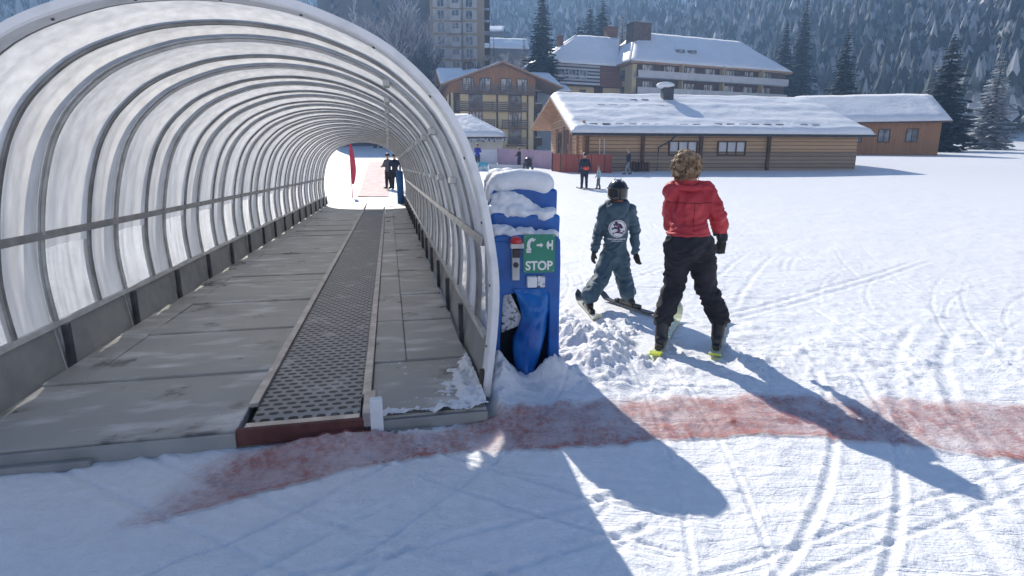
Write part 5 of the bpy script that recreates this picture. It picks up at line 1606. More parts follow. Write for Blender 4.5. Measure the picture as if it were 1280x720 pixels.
# --- chalet with balconies (cross gables)
def chalet():
    Yf = 84.0
    W = 15.0
    root = thing('chalet', 'brown and cream four storey chalet with slatted balconies and snowy gables', 'house', ((628 - 640) / FPX * Yf, Yf, hz(0, Yf)), R(11))
    g = root.location.z
    ze, zr = P(564, 108, Yf).z - g, P(631, 78, Yf).z - g
    h = W / 2
    ov = 1.1
    sl = (zr - ze) / (h + ov)
    zw = ze + sl * ov
    D = 15.0
    # cream core and timber gables
    XR_ = 4.9
    mb = MB(); mb.box(((XR_ - h) / 2, D / 2, zw / 2 - 1), (h + XR_, D, zw + 2)); mb.build('wall', M_['cream'], root)
    zx = zr - .25 - sl * XR_
    mb = MB()
    for y in (-0.06,): mb.prism([(-h, y, zw - 1.4), (XR_, y, zw - 1.4), (XR_, y, zx), (0, y, zr - 0.25), (-h, y, zw)], (0, 0.5, 0))
    mb.prism([(-h - .06, 0.45, zw - 1.4), (-h - .06, D - .1, zw - 1.4), (-h - .06, D - .1, zw), (-h - .06, D / 2, zr - .25), (-h - .06, .45, zw)], (.5, 0, 0))
    mb.prism([(XR_ + .06, 0.45, zw - 1.4), (XR_ + .06, D - .1, zw - 1.4), (XR_ + .06, D - .1, zx), (XR_ + .06, .45, zx)], (-.5, 0, 0))
    mb.build('gable_boards', M_['brown_wood'], root)
    # roof: front gable arm and cross arm
    o2 = ov + 0.2
    e = h + ov
    q1 = [(-e, -o2, ze), (0, -o2, zr), (0, D + o2, zr), (-e, D + o2, ze)]
    q2 = [(0, -o2, zr), (e, -o2, ze), (e, D + o2, ze), (0, D + o2, zr)]
    zc = zr - 0.05
    q3 = [(-h - o2, -ov, ze), (0, D / 2 - .02, zc), (0, D / 2, zc), (-h - o2, D / 2, zc)]
    q5 = [(0, D / 2 - .02, zc), (h + o2, -ov, ze), (h + o2, D / 2, zc), (0, D / 2, zc)]
    q4 = [(-h - o2, D / 2, zc), (h + o2, D / 2, zc), (h + o2, D + ov, ze), (-h - o2, D + ov, ze)]
    rf = None
    mb = MB()
    for q in (q1, q2, q3, q4, q5):
        Q = [Vector(p) for p in q]; mb.hexa([p - Vector((0, 0, .22)) for p in Q] + Q)
    rf = mb.build('roof', M_['fascia'], root)
    ins = 0.08
    for k, q in enumerate((q1, q2, q3, q4, q5)):
        snow_sheet(q, 0.28, 20, 10, parent=rf, seed=k + 1, edge=0.5)
    # chimney pots
    for x, y in ((-4.6, 6.5), (-3.9, 6.8)):
        mb = MB(); mb.box((x, y, zr + 0.1), (.5, .5, 1.6)); mb.box((x, y, zr + 1.0), (.65, .65, .15)); mb.build('chimney', M_['dark_wood'], rf)
    # storeys
    zs = [P(600, v, Yf - 1.2).z - g for v in (116, 137, 159, 181)]
    fl = zs[0] - zs[1]
    balcony(root, -6.2, 4.6, -.06, zs[0]); balcony(root, -6.6, 3.6, 0, zs[1]); balcony(root, -6.6, -1.2, 0, zs[2]); balcony(root, -0.2, 3.6, 0, zs[2]); balcony(root, -6.6, -1.2, 0, zs[3]); balcony(root, 0.6, 3.6, 0, zs[3])
    for x in (-4.8, -2.4, 0.6, 2.9): window(root, (x, -.07, zs[0] + 1.2), 1.5, 1.7, (0, -1, 0), 'curtain')
    for i in (1, 2, 3):
        for x in (-3.8, 1.9): window(root, (x, 0, zs[i] + 1.15), 1.9, 2.0, (0, -1, 0), 'glass' if i % 2 else 'curtain', 'brown_wood', mull=3)
    for x, w_ in ((-7.45, .24), (-6.5, .9), (-0.7, .24), (3.75, .2), (4.8, .2)):
        cl = MB(); cl.box((x, -.05, (zw - 1.4) / 2), (w_, .16, zw - 1.42)); cl.build('timber_post', M_['dark_wood'], root)
    for i in (1, 2, 3):
        mb = MB(); mb.box((XR_ + 0.6, 1.6, zs[i] + 0.55), (1.2, 2.2, 1.1)); mb.box((XR_ + 0.6, 1.6, zs[i] + 1.16), (1.0, 2.0, .1), m=1); mb.build('side_balcony', [M_['dark_wood'], M_['roof_snow']], root)
    for i in (1, 2): window(root, (-h - .0, 4 + i, zs[i] + 1.2), 1.3, 1.6, (-1, 0, 0), 'glass')
    return root


chalet()


# --- long log cabin on the right
def cabin():
    yaw = R(7)
    c = Vector((5.45, 43.0, 0))
    g = hz(7, 43)
    root = thing('log_cabin', 'long low log cabin with thick snow on its roof', 'cabin', (c.x, c.y, g), yaw)
    ze = P(731, 166, 42.2).z - g
    dr = 7.6
    ux = Vector((math.cos(yaw), math.sin(yaw), 0)); uy = Vector((-math.sin(yaw), math.cos(yaw), 0))
    ap = c + uy * dr - ux * 1.2
    zr = P(696, 121, ap.y).z - g
    Lg, Db = 22.0, 13.5
    ov = 0.9
    sl = (zr - ze) / (dr + ov)
    zw = ze + sl * ov - 0.05
    zb = zr - sl * (Db - dr) * 0.75
    mb = MB()
    mb.prism([(0, 0, -.6), (0, Db, -.6), (0, Db, zb), (0, dr, zr - .28), (0, 0, zw - .2)], (Lg, 0, 0))
    mb.build('wall', M_['log'], root)
    mb = MB(); mb.box((Lg / 2, -.04, .55), (Lg, .06, 1.9)); mb.build('weathered_boards', M_['grey_log'], root)
    # log ends at the corner, posts
    for x in (0.12, 4.4, 9.0, 14.5):
        mb = MB(); mb.box((x, -.12, zw / 2 - .2), (.24, .2, zw - .3)); mb.build('timber_post', M_['dark_wood'], root)
    # gable face: door, posts
    for y in (0.2, 2.2, 4.6, 7.4, 10.2):
        mb = MB(); mb.box((-.1, y, 1.6), (.18, .26, 4.2)); mb.build('timber_post', M_['fascia'], root)
    d_ = MB(); d_.box((-.06, 6.0, 2.05), (.1, 2.2, 2.6)); dd = d_.build('door', M_['dark_wood'], root)
    mb = MB(); mb.box((-.12, 5.3, 2.0), (.06, .08, .5)); mb.build('handle', M_['alu'], dd)
    window(root, (0, 9.0, 2.4), 1.3, 1.7, (-1, 0, 0), 'glass')
    # roof
    xo = 1.25
    q1 = [(-xo, -ov, ze), (Lg + .8, -ov, ze), (Lg + .8, dr, zr), (-xo, dr, zr)]
    q2 = [(-xo, dr, zr), (Lg + .8, dr, zr), (Lg + .8, Db + 1.2, zb - .4), (-xo - .6, Db + 1.2, zb - .4)]
    mb = MB()
    for q in (q1, q2):
        Q = [Vector(p) for p in q]; mb.hexa([p - Vector((0, 0, .2)) for p in Q] + Q)
    rf = mb.build('roof', M_['fascia'], root)
    mb = MB()
    for k in range(12):
        t = (k + .5) / 12
        p, q = Vector((-xo - .02, -ov, ze)), Vector((-xo - .02, dr, zr))
    mb.tube([(-xo, -ov - .03, ze - .10), (Lg + .8, -ov - .03, ze - .10)], .09, 8); mb.build('gutter', M_['dark_post'], rf)
    snow_sheet(q1, 0.34, 80, 48, parent=rf, seed=4, lump=0.14, edge=0.5, bands=0.022)
    snow_sheet(q2, 0.35, 40, 14, parent=rf, seed=6, lump=0.2)
    # snow guard lines poking out of the snow
    sg_ = MB()
    for t, x0, x1 in ((0.10, 0.2, 9.5), (0.12, 10, 19), (.45, 1.5, 6), (.62, 2, 8), (.80, 1.2, 6.4)):
        p = Vector((0, -ov, ze)).lerp(Vector((0, dr, zr)), t)
        x = x0
        while x < x1:
            sg_.box((x + .35, p.y, p.z + .33), (.6, .12, .12)); x += 1.0
    sg_.build('snow_guard', M_['dark_wood'], rf)
    # roof vent, half buried
    vx = P(818, 122, 49).x
    mb = MB(); mb.box((8.6, dr - 1.4, zr + .25), (.9, .8, 1.1)); ch_ = mb.build('chimney', M_['dark_post'], rf, bevel=.05)
    mb = MB(); mb.ball((8.4, dr - 1.4, zr + .9), .8, .6, .28, 14, 8); mb.build('snow_cover', M_['roof_snow'], ch_, smooth=True)
    # drainpipe
    mb = MB(); mb.tube([(6.55, -ov - .02, ze - .2), (6.4, -ov + .3, ze - .5), (5.6, -.25, ze - 1.0), (5.55, -.25, -.3)], .06, 8); mb.build('drainpipe', M_['dark_post'], root)
    for x in (7.6, 11.5): window(root, (x, -.0, zw - 1.35), 2.2, 1.0, (0, -1, 0), 'white_panel', 'frame_dark', depth=.14, mull=2)
    for x in (1.0, 1.35):
        mb = MB(); mb.tube([(x, -.5, -.2), (x, -.35, ze - .4)], .035, 6); mb.build('pole', M_['white_panel'], root)
    mb = MB()
    for i in range(7): mb.box((3.4 + i * .22, -.55, .35 + .05 * math.sin(i * 2)), (.14, .3, .7))
    mb.build('stacked_boards', M_['dark_wood'], root)
    return root


cabin()


# --- hotel with beige walls at the upper right
def hotel():
    Yc = 103.0
    c = P(790, 100, Yc)
    g = hz(c.x, Yc)
    yaw = R(20)
    root = thing('hotel', 'large beige hotel with hipped snow roof and pale balconies', 'hotel', (c.x, c.y, g), yaw)
    ze = P(790, 77, Yc).z - g
    zr = P(830, 40, Yc + 9).z - g - 0.2
    Lm, D = 34.0, 15.0
    mb = MB(); mb.box((Lm / 2, D / 2, ze / 2 - 1), (Lm, D, ze + 2)); mb.build('wall', M_['beige'], root)
    # hip roof
    ov = 0.9
    A, B, C_, D_ = Vector((-ov, -ov, ze)), Vector((Lm + ov, -ov, ze)), Vector((Lm + ov, D + ov, ze)), Vector((-ov, D + ov, ze))
    R0, R1 = Vector((5.0, D / 2, zr)), Vector((Lm - 5, D / 2, zr))
    lo = [p - Vector((0, 0, .35)) for p in (A, B, C_, D_)]
    mb = MB(); mb.add([A, B, C_, D_, R0, R1] + lo, [(0, 1, 5, 4), (1, 2, 5), (2, 3, 4, 5), (3, 0, 4), (0, 6, 7, 1), (1, 7, 8, 2), (2, 8, 9, 3), (3, 9, 6, 0), (6, 9, 8, 7)])
    rf = mb.build('roof', M_['fascia'], root)
    snow_sheet([A, B, R1, R0], .22, 40, 16, parent=rf, seed=11, lump=.2, edge=.5)
    snow_sheet([D_, A, R0, R0 + Vector((.01, .05, 0))], .2, 16, 16, parent=rf, seed=12, lump=.2, edge=.5)
    snow_sheet([B, C_, R1 + Vector((0, .05, 0)), R1], .2, 16, 16, parent=rf, seed=13, lump=.2, edge=.5)
    for nm, x, y, w_, d_, z0, z1, mt in (('chimney', 4.6, D / 2 - 1.6, 3.8, 2.4, zr - 3.4, zr + 1.0, 'dark_wood'), ('chimney', 1.9, D / 2 + 4.0, 2.1, 1.6, zr - 6, zr + 1.4, 'shingle')):
        mb = MB(); mb.box((x, y, (z0 + z1) / 2), (w_, d_, z1 - z0)); mb.box((x, y, z1 + .08), (w_ + .3, d_ + .3, .16)); cm = mb.build(nm, M_[mt], rf)
        mb = MB(); mb.ball((x, y, z1 + .15), w_ * .5, d_ * .5, .25, 14, 8); mb.build('snow_cover', M_['roof_snow'], cm, smooth=True)
    for x in (11, 13.6):
        mb = MB(); mb.box((x, 2.1, ze + (zr - ze) * .42), (1.5, 1.0, .5)); mb.build('roof_window', M_['glass'], rf)
    # right face: dark timber recess with pale balconies
    fl = 2.75
    mb = MB(); mb.box((Lm / 2 + .4, -.05, ze / 2), (Lm - .9, .12, ze - .3)); mb.build('timber_cladding', M_['dark_wood'], root)
    z = ze - 2.55
    k = 0
    while z > -1:
        balcony(root, .3, Lm - .5, -.1, z, 1.4, 1.0, 'balcony_grey', solid=True)
        x = 3.0
        while x < Lm - 2:
            window(root, (x, -.11, z + 1.25), 2.3, 1.9, (0, -1, 0), 'curtain', 'frame_dark', mull=1)
            x += 4.4
        z -= fl; k += 1
    for x in (9.5, 18.5, 27.5):
        mb = MB(); mb.box((x, -.75, ze / 2), (.14, 1.3, ze)); mb.build('balcony_divider', M_['beige'], root)
    # left face windows
    for z in (ze - 1.9, ze - 4.7, ze - 7.5):
        for y in (3.0, 9.5): window(root, (0, y, z), 1.0, 1.7, (-1, 0, 0), 'glass', 'frame_dark')
    # left wing with mansard
    W0, W1 = -15.5, -.02
    y0, y1 = 4.0, D + 1.0
    zm = ze - .25
    zl = zm - 3.6
    mb = MB(); mb.box(((W0 + W1) / 2, (y0 + y1) / 2, zl / 2 - 1), (W1 - W0, y1 - y0, zl + 2)); mb.build('wing_wall', M_['beige'], root)
    e0 = 1.0
    a = [(W0 - e0, y0 - e0, zl - .1), (W1 - 4.5, y0 - e0, zl - .1), (W1 - 4.5, y0 + .4, zm), (W0 + .5, y0 + .4, zm)]
    mb = MB()
    lo_ = [Vector((W0 - e0, y0 - e0, zl - .1)), Vector((W1, y0 - e0, zl - .1)), Vector((W1, y1 + e0, zl - .1)), Vector((W0 - e0, y1 + e0, zl - .1))]
    hi_ = [Vector((W0 + .5, y0 + .3, zm)), Vector((W1, y0 + .3, zm)), Vector((W1, y1 - .3, zm)), Vector((W0 + .5, y1 - .3, zm))]
    mb.hexa(lo_ + hi_)
    ms = mb.build('mansard', [M_['snow_slats'], M_['shingle']], root)
    for p in ms.data.polygons:
        if p.normal.x > 0.5: p.material_index = 1
    mb = MB(); mb.prism([(W1 - 4.6, y0 - e0 - .04, zl - .08), (W1, y0 - e0 - .04, zl - .08), (W1, y0 + .25, zm - .02), (W1 - 4.0, y0 + .25, zm - .02)], (0, .12, .02)); mb.build('shingle_patch', M_['shingle'], ms)
    for x in (-12.0, -9.9, -7.8):
        window(ms, (x, y0 - .35, zl + 1.9), 1.35, 1.35, (0, -1, 0), 'glass', 'white_panel', depth=.35, mull=0)
    tp = [Vector((W0 - .1, y0 - .1, zm + .02)), Vector((W1 - .5, y0 - .1, zm + .02)), Vector((W1 - .5, y1 + .2, zm + .02)), Vector((W0 - .1, y1 + .2, zm + .02))]
    rz0, rz1 = Vector((W0 + 9.5, (y0 + y1) / 2, zr - .8)), Vector((W1 + 3, (y0 + y1) / 2, zr - .7))
    mb = MB(); mb.add(tp + [rz0, rz1], [(0, 1, 5, 4), (1, 2, 5), (2, 3, 4, 5), (3, 0, 4), (3, 2, 1, 0)])
    wr = mb.build('wing_roof', M_['fascia'], root)
    snow_sheet([tp[0], tp[1], rz1, rz0], .2, 24, 12, parent=wr, seed=15, lump=.2, edge=.4)
    snow_sheet([tp[3], tp[0], rz0, rz0 + Vector((.0, .05, 0))], .2, 12, 12, parent=wr, seed=16, lump=.2, edge=.4)
    mb = MB(); mb.box((W0 + 5.4, y0 + 4.2, zr - 3.2), (.9, .9, 3.2)); mb.box((W0 + 5.4, y0 + 4.2, zr - 1.55), (1.1, 1.1, .2)); mb.build('chimney', M_['shingle'], wr)
    for x in (-12.5, -10.4, -7.5): window(root, (x, y0, zl - 1.5), 1.1, 1.7, (0, -1, 0), 'glass', 'frame_dark')
    mb = MB(); mb.box((-4.4, y0 - .1, zl - 1.8), (1.6, .3, 3.4)); mb.build('entrance', M_['frame_dark'], root)
    return root


hotel()


# --- tall apartment block behind the chalet
def tower():
    Yf = 118.0
    c = P(572, 50, Yf)
    g = hz(c.x, Yf)
    root = thing('apartment_building', 'tall grey beige apartment building with pale shutters behind the bare trees', 'building', (c.x, c.y, g), R(3))
    W, Hh, D = 10.6, 44.0, 16.0
    zt = Hh - g
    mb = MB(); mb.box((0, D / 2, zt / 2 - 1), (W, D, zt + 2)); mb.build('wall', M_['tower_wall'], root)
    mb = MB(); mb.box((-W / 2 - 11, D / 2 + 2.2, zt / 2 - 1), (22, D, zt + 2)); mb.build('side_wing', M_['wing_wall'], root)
    mb = MB(); mb.box((0, D / 2, zt + .1), (W + 1, D + 1, .3)); mb.box((-W / 2 - 11.5, D / 2 + 2.2, zt + .1), (22, D + 1, .3)); rf = mb.build('roof', M_['dark_wood'], root)
    zs = [P(570, v, Yf).z - g for v in (3, 18.5, 34.5, 51, 67, 83, 99)]
    fl = zs[0] - zs[1]
    zs = [zs[0] + fl] + zs
    for z in zs:
        if z < 1: continue
        for u in (551.5, 569.5, 586.5):
            x = P(u, 40, Yf).x - c.x
            wn = window(root, (x, 0, z), 1.35, 1.75, (0, -1, 0), 'glass', 'white_panel', mull=1)
            for s_ in (-1, 1):
                mb = MB(); mb.box((x + s_ * 1.15, -.05, z), (.72, .08, 1.85)); mb.build('shutter', M_['shutter'], wn)
        for x in (-8, -12, -16, -20, -24): window(root, (x, 2.2, z), 1.5, 1.75, (0, -1, 0), 'glass', 'grey_coat', mull=1)
        mb = MB(); mb.box((W / 2 + .55, 4, z - 1.2), (1.1, 7, .18)); mb.box((W / 2 + 1.05, 4, z - .65), (.08, 7, .95)); mb.build('balcony', M_['dark_wood'], root)
        mb = MB(); mb.box((-W / 2 + 5.0, -.35, z - 1.15), (1.9, .7, .14)); mb.box((-W / 2 + 5.0, -.68, z - .7), (1.9, .06, .8)); mb.build('balcony', M_['shutter'], root)
    return root


tower()


def simple_house(label, u, v_eave, v_ridge, Y, w, d, yaw, wall, snow=True, name='house', wins=((-2, 0), (2, 0)), u_is_center=True, cat='house'):
    c = P(u, v_eave, Y)
    g = hz(c.x, Y)
    root = thing(name, label, cat, (c.x, c.y, g), yaw)
    ze = c.z - g; zr = P(u, v_ridge, Y + d / 2).z - g
    mb = MB(); mb.prism([(-w / 2, 0, -1.5), (-w / 2, d, -1.5), (-w / 2, d, ze), (-w / 2, d / 2, zr - .2), (-w / 2, 0, ze)], (w, 0, 0)); mb.build('wall', M_[wall], root)
    q1 = [(-w / 2 - .7, -.8, ze - .25), (w / 2 + .7, -.8, ze - .25), (w / 2 + .7, d / 2, zr), (-w / 2 - .7, d / 2, zr)]
    q2 = [(-w / 2 - .7, d / 2, zr), (w / 2 + .7, d / 2, zr), (w / 2 + .7, d + .8, ze - .25), (-w / 2 - .7, d + .8, ze - .25)]
    mb = MB()
    for q in (q1, q2):
        Q = [Vector(p) for p in q]; mb.hexa([p - Vector((0, 0, .2)) for p in Q] + Q)
    rf = mb.build('roof', M_['dark_wood'], root)
    for k, q in enumerate((q1, q2)): snow_sheet(q, .35, 24, 10, parent=rf, seed=20 + k + int(u), lump=.15)
    for x, dz in wins: window(root, (x, 0, ze * .55 + dz), 1.2, 1.5, (0, -1, 0), 'glass')
    return root


# pale house in the shade between chalet and cabin, and two far roofs on the hillside
simple_house('pale blue grey house wall in shade between chalet and log cabin', 690, 113, 108, 92, 4.6, 7, R(4), 'shade_blue_wall', wins=((-0.2, 1.0),))
simple_house('far house with broad snow roof on the slope above the chalet', 628, 60, 49, 190, 16, 9, R(8), 'dark_wood', wins=((-3, 0), (2, 0)))
simple_house('small far snow roofed house highest on the hillside', 611, 39, 34, 230, 10, 8, R(-5), 'dark_wood', wins=((-2, 0),))
simple_house('brown farmhouse with snow roof at the right edge beyond the cabin', 1090, 150, 122, 70, 15, 10, R(-12), 'brown_wood', wins=((-4.5, 0), (-1.5, 0), (1.5, 0), (4.5, 0)))


def hut():
    Yf = 56.0
    x1 = P(633, 170, Yf).x; x0 = P(500, 170, Yf).x
    c = Vector(((x0 + x1) / 2, Yf, 0)); g = hz(c.x, Yf)
    root = thing('kiosk_hut', 'small cream hut with smooth white snow roof beside the tunnel', 'hut', (c.x, c.y, g))
    w = x1 - x0; d = 7.0
    ze = P(600, 171, Yf).z - g; zr = P(585, 142, Yf + d / 2).z - g
    mb = MB(); mb.box((0, d / 2, ze / 2 - .4), (w - 1.0, d - 1.0, ze + .8)); mb.build('wall', M_['hut_wall'], root)
    A, B, C_, D_ = Vector((-w / 2, -.0, ze)), Vector((w / 2, 0, ze)), Vector((w / 2, d, ze)), Vector((-w / 2, d, ze))
    R0, R1 = Vector((-w / 2 + 3.8, d / 2, zr - .3)), Vector((w / 2 - 3.8, d / 2, zr - .3))
    mb = MB(); mb.add([A, B, C_, D_, R0, R1] + [p - Vector((0, 0, .15)) for p in (A, B, C_, D_)], [(0, 1, 5, 4), (1, 2, 5), (2, 3, 4, 5), (3, 0, 4), (0, 6, 7, 1), (1, 7, 8, 2), (2, 8, 9, 3), (3, 9, 6, 0), (6, 9, 8, 7)])
    rf = mb.build('roof', M_['dark_wood'], root)
    snow_sheet([A, B, R1, R0], .3, 30, 14, parent=rf, seed=31, lump=.08, edge=.5)
    snow_sheet([B, C_, R1 + Vector((0, .05, 0)), R1], .3, 12, 14, parent=rf, seed=32, lump=.08, edge=.5)
    snow_sheet([D_, A, R0, R0 + Vector((0, .05, 0))], .3, 12, 14, parent=rf, seed=33, lump=.08, edge=.5)
    mb = MB()
    k = 0
    x = -w / 2 + .1
    while x < w / 2 - .1:
        hh = .22 + .1 * (k % 2); mb.box((x + .12, -.02, ze - .16 - hh / 2), (.2, .03, hh)); x += .27; k += 1
    mb.build('fringe', M_['blue_trim'], rf)
    return root


hut()

# ------------------------------------------------------------------ trees
def fir(label, u, v_top, Y, h, r, seed, mat='fir', group='fir trees behind the houses', x=None):
    rnd = random.Random(seed)
    p = P(u, v_top, Y)
    z0 = hz(p.x, Y)
    root = thing('fir_tree', label, 'tree', (p.x, Y, z0), rnd.uniform(0, 6), group)
    h = h if h else p.z - z0
    mb = MB(); mb.tube([(0, 0, -.5), (0, 0, h * .5), (0, 0, h * .98)], [r * .085, r * .05, .03], 8); mb.build('trunk', M_['bark'], root)
    mb = MB()
    vs, fs = [], []
    nl = int(h * 2.3)
    for i in range(nl):
        t = (i + rnd.random() * .5) / nl
        z = h * (0.05 + 0.95 * t)
        rl = r * (1 - t) ** 0.8 + .2
        nb = max(4, int(9 - 4 * t))
        a0 = rnd.uniform(0, 6.28)
        for b in range(nb):
            a = a0 + 6.283 * b / nb + rnd.uniform(-.25, .25)
            L = rl * rnd.uniform(.6, 1.12)
            d = Vector((math.cos(a), math.sin(a), 0)); sd_ = Vector((-d.y, d.x, 0))
            seg = 4
            for k in range(seg):
                q0, q1 = k / seg, (k + 1) / seg
                droop = lambda q: -L * (.30 * q ** 1.3 - .10 * q ** 3) + rnd.uniform(-.05, .05)
                c0 = d * L * q0 + Vector((0, 0, z + droop(q0))); c1 = d * L * q1 + Vector((0, 0, z + droop(q1)))
                wd = L * .42 * (1 - .7 * q0) * rnd.uniform(.7, 1.2)
                for s_ in (-1, 1):
                    e = sd_ * s_ * wd + d * wd * .5 + Vector((0, 0, -wd * rnd.uniform(.25, .7)))
                    n = len(vs)
                    vs += [c0, c1, c1 + e * .55, c0 + e]
                    fs.append((n, n + 1, n + 2, n + 3))
    mb.add(vs, fs)
    mb.build('crown', M_[mat], root, fix=False)
    return root


fir('tall dark fir between the chalet and the hotel', 678, -18, 100, None, 5.5, 1)
fir('dark fir with the taller tip left of the hotel chimneys', 754, -4, 126, None, 6.8, 2)
fir('dark fir left of the taller tip above the hotel roof', 738, 4, 128, None, 6.6, 3)
fir('shorter dark fir lowest of those above the hotel roof', 724, 23, 125, None, 6.2, 4)
fir('frosted fir behind the brick hotel chimney', 779, 13, 140, None, 4.2, 5, 'frost_fir')
fir('narrow small fir beside the far snow roofs', 617, 46, 150, None, 1.5, 6)
fir('small frosted fir left of the tall dark fir', 655, 46, 122, None, 3.0, 7, 'frost_fir')
fir('slender frosted fir above the chalet gable', 640, 60, 132, None, 2.2, 8, 'frost_fir')
fir('fir standing right of the farmhouse at the picture edge', 1195, 40, 84, None, 4.6, 9)
fir('fir behind the farmhouse ridge', 1062, 34, 105, None, 4.5, 10)
fir('fir just right of the hotel end wall', 985, 22, 128, None, 4.6, 12)
fir('tallest fir right of the hotel', 1010, -6, 135, None, 5.0, 13)
fir('frosted fir beside the farmhouse fir', 1255, 66, 96, None, 4.0, 14, 'frost_fir')


def bare_tree(label, u, v_top, Y, seed, spread=0.5, mat='frost_twig', bark='frost_bark', depth=6, h=None, group='bare frosted trees', stems=1, tw=1.0, name='bare_tree'):
    rnd = random.Random(seed)
    p = P(u, v_top, Y)
    z0 = hz(p.x, Y)
    h = h or (p.z - z0)
    root = thing(name, label, 'tree', (p.x, Y, z0), 0, group)
    tb, tv, tf = MB(), [], []

    def grow(a, d, L, r, lev):
        b = a + d * L
        mid = a.lerp(b, .5) + Vector((rnd.uniform(-1, 1), rnd.uniform(-1, 1), rnd.uniform(-.5, .5))) * L * .06
        if r > 0.05 * h / 20:
            tb.tube([a, mid, b], [r, r * .85, r * .7], 5, caps=False)
        else:
            w_ = max(r, 0.05 * tw)
            sd_ = d.cross(Vector((rnd.uniform(-1, 1), rnd.uniform(-1, 1), rnd.uniform(-1, 1))))
            if sd_.length < 1e-3: return
            sd_ = sd_.normalized() * w_
            n = len(tv); tv.extend([a - sd_, a + sd_, b + sd_ * .4, b - sd_ * .4]); tf.append((n, n + 1, n + 2, n + 3))
        if lev == 0: return
        nb = 3 if lev > 2 else 4
        for i in range(nb):
            t = rnd.uniform(.45, 1.0) if i else 1.0
            ax_ = Vector((rnd.uniform(-1, 1), rnd.uniform(-1, 1), rnd.uniform(-.2, .9)))
            nd = (d + ax_ * spread * rnd.uniform(.6, 1.3)).normalized()
            grow(a.lerp(b, t), nd, L * rnd.uniform(.55, .8), r * .6, lev - 1)
    for k in range(stems):
        d0 = Vector((rnd.uniform(-.2, .2) * (stems > 1), rnd.uniform(-.2, .2) * (stems > 1), 1)).normalized()
        grow(Vector((rnd.uniform(-.5, .5) * (stems > 1), 0, -.3)), d0, h * .30, h * .013, depth)
    tb.build('trunk', M_[bark], root, smooth=True)
    mb = MB(); mb.add(tv, tf); mb.build('twigs', M_[mat], root, fix=False)
    return root


bare_tree('tall bare frosted tree left of the apartment building', 488, -35, 100, 1, .5, tw=1.8)
bare_tree('bare frosted tree nearest the tunnel top', 462, -15, 98, 2, .55, tw=1.8, stems=2)
bare_tree('spreading bare tree in front of the apartment side wing', 520, 0, 106, 3, .6, tw=1.6, stems=2)
bare_tree('low dark bare bush above the tunnel crown', 508, 42, 94, 4, .75, 'dark_twig', 'bark', stems=3)
bare_tree('dark leafless thicket beside the chalet roof', 532, 48, 96, 5, .75, 'dark_twig', 'bark', stems=3)
bare_tree('thin bare tree before the apartment windows', 590, 44, 110, 6, .35, 'dark_twig', 'bark', depth=5)
bare_tree('second thin bare tree before the apartment windows, left one', 572, 50, 109, 7, .35, 'dark_twig', 'bark', depth=5)
for i, (u, v, Y, lb) in enumerate(((612, 58, 140, 'pale rimed tree below the far roofs'), (631, 62, 136, 'pale rimed tree behind the chalet ridge'), (648, 44, 160, 'rimed tree left of the tall fir, upper one'), (664, 70, 128, 'rimed tree at the foot of the tall fir'),
                               (712, 40, 150, 'rimed tree between the tall fir and the hotel'), (700, 62, 135, 'rimed bush tree beside the hotel roof corner'), (775, 18, 165, 'rimed tree with pinkish crown above the hotel'), (800, 22, 170, 'rimed tree behind the dark hotel chimney'))):
    bare_tree(lb, u, v, Y, 20 + i, .6, stems=2, tw=1.6, group='rimed trees on the lower slope')

# mountain forest: far too many to count
def forest():
    rs = np.random.RandomState(5)
    n = 17000
    r = 175 + 385 * rs.rand(n) ** 0.8
    a = np.radians(rs.uniform(-52, 52, n))
    x, y = r * np.sin(a), r * np.cos(a)
    ang = np.degrees(np.arctan2(x, y))
    keep = ~((np.abs(ang - 16.4 - 0.004 * (r - 400)) < 0.9) & (r > 300))
    keep &= (fbm(x / 35, y / 35, 3) > -0.5)
    keep &= ~((r < 245) & (np.abs(ang + 2) < 3.6) & (r > 165))
    x, y, r = x[keep], y[keep], r[keep]
    z = height(x, y)
    n = len(x)
    hgt = rs.uniform(8, 18, n) * (0.8 + 0.3 * rs.rand(n)); rad = hgt * rs.uniform(.15, .23, n); rot = rs.uniform(0, 6.28, n)
    tiers, pts_ = 6, 10
    tv, tf = [], []
    for t in range(tiers):
        zb = 0.04 + 0.80 * t / tiers; zt = min(1.0, zb + 0.34)
        rb = (1 - zb) ** .9
        b = len(tv)
        for k in range(pts_):
            aa = 6.283 * k / pts_ + t * .35
            q = rb * (1.08 if k % 2 else 0.78)
            tv.append((q * math.cos(aa), q * math.sin(aa), zb - (.05 if k % 2 else -.03)))
        tv.append((0, 0, zt))
        for k in range(pts_): tf.append((b + k, b + (k + 1) % pts_, b + pts_))
    tv, tf = np.array(tv), np.array(tf)
    c, s = np.cos(rot)[:, None], np.sin(rot)[:, None]
    jit = 1 + rs.uniform(-.3, .3, (n, len(tv)))
    X = (tv[None, :, 0] * c - tv[None, :, 1] * s) * rad[:, None] * jit + x[:, None]
    Y_ = (tv[None, :, 0] * s + tv[None, :, 1] * c) * rad[:, None] * jit + y[:, None]
    Z = tv[None, :, 2] * hgt[:, None] + z[:, None] - .3
    V = np.stack([X, Y_, Z], -1).reshape(-1, 3)
    F = (tf[None] + (np.arange(n) * len(tv))[:, None, None]).reshape(-1, 3)
    o = np_mesh('mountain_forest', V, F, M_['forest'], smooth=False)
    tag(o, kind='stuff')


forest()

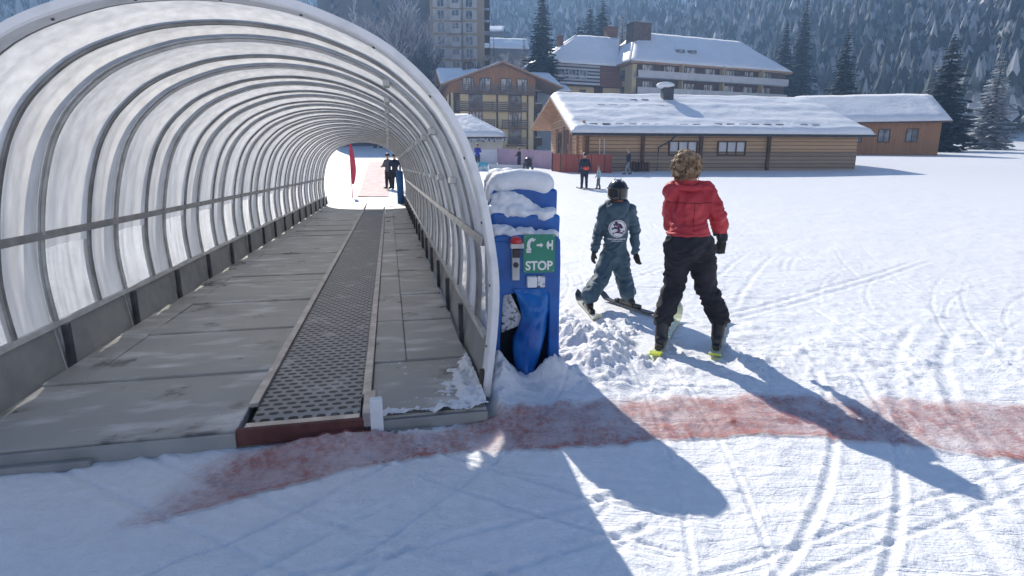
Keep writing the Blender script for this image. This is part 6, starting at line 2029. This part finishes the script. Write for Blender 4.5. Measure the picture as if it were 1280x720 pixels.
# ------------------------------------------------------------------ air, light, camera
SUN_AZ, SUN_EL = 20.5, 35.5       # degrees left of straight ahead, and up
ztop = max(float(V[:, 2].max()), max(v.co.z for v in bpy.data.objects['mountain_forest'].data.vertices)) + 2.0
print('haze top', ztop)
hzb = MB(); hzb.box((0, 0, (ztop - 2.0) / 2), (1300, 1300, ztop + 2.0))
hb = hzb.build('haze', None or pm('haze_tmp', (1, 1, 1)), None); tag(hb, kind='stuff')
hm = bpy.data.materials.new('haze_air'); hm.use_nodes = True
N, L = hm.node_tree.nodes, hm.node_tree.links
N.clear(); out = N.new('ShaderNodeOutputMaterial'); pv = N.new('ShaderNodeVolumePrincipled')
pv.inputs['Color'].default_value = (0.32, 0.56, 1.0, 1); pv.inputs['Density'].default_value = 0.0013; pv.inputs['Anisotropy'].default_value = 0.4
L.new(pv.outputs[0], out.inputs['Volume'])
hb.data.materials.clear(); hb.data.materials.append(hm)

w = bpy.data.worlds.new('World'); scn.world = w; w.use_nodes = True
N, L = w.node_tree.nodes, w.node_tree.links
bg = N['Background']
sky = N.new('ShaderNodeTexSky'); sky.sky_type = 'NISHITA'; sky.sun_disc = False
sky.sun_elevation = R(SUN_EL); sky.sun_rotation = R(-SUN_AZ); sky.altitude = 1200; sky.air_density = 1.0; sky.dust_density = 0.3; sky.ozone_density = 2.5
L.new(sky.outputs[0], bg.inputs['Color']); bg.inputs['Strength'].default_value = 0.08

sl = bpy.data.lights.new('sun', 'SUN'); sl.energy = 5.0; sl.angle = R(0.5); sl.color = (1, 0.92, 0.80)
so = bpy.data.objects.new('sun', sl); COL.objects.link(so)
sd_ = Vector((-math.sin(R(SUN_AZ)) * math.cos(R(SUN_EL)), math.cos(R(SUN_AZ)) * math.cos(R(SUN_EL)), math.sin(R(SUN_EL))))
so.rotation_euler = sd_.to_track_quat('Z', 'Y').to_euler()

cam = bpy.data.cameras.new('camera'); cam.sensor_width = 36; cam.lens = FPX / 1280 * 36; cam.clip_start = 0.05; cam.clip_end = 4000
co = bpy.data.objects.new('camera', cam); COL.objects.link(co)
co.location = (0, 0, CAMZ); co.rotation_euler = (math.pi / 2 - PITCH, 0, 0)
scn.camera = co
scn.view_settings.view_transform = 'Standard'; scn.view_settings.look = 'None'; scn.view_settings.gamma = 1
scn.view_settings.use_curve_mapping = False
scn.view_settings.exposure = 0.72
try:
    scn.cycles.max_bounces = 8; scn.cycles.transparent_max_bounces = 8; scn.cycles.volume_bounces = 0
    scn.cycles.use_denoising = True
except Exception: pass
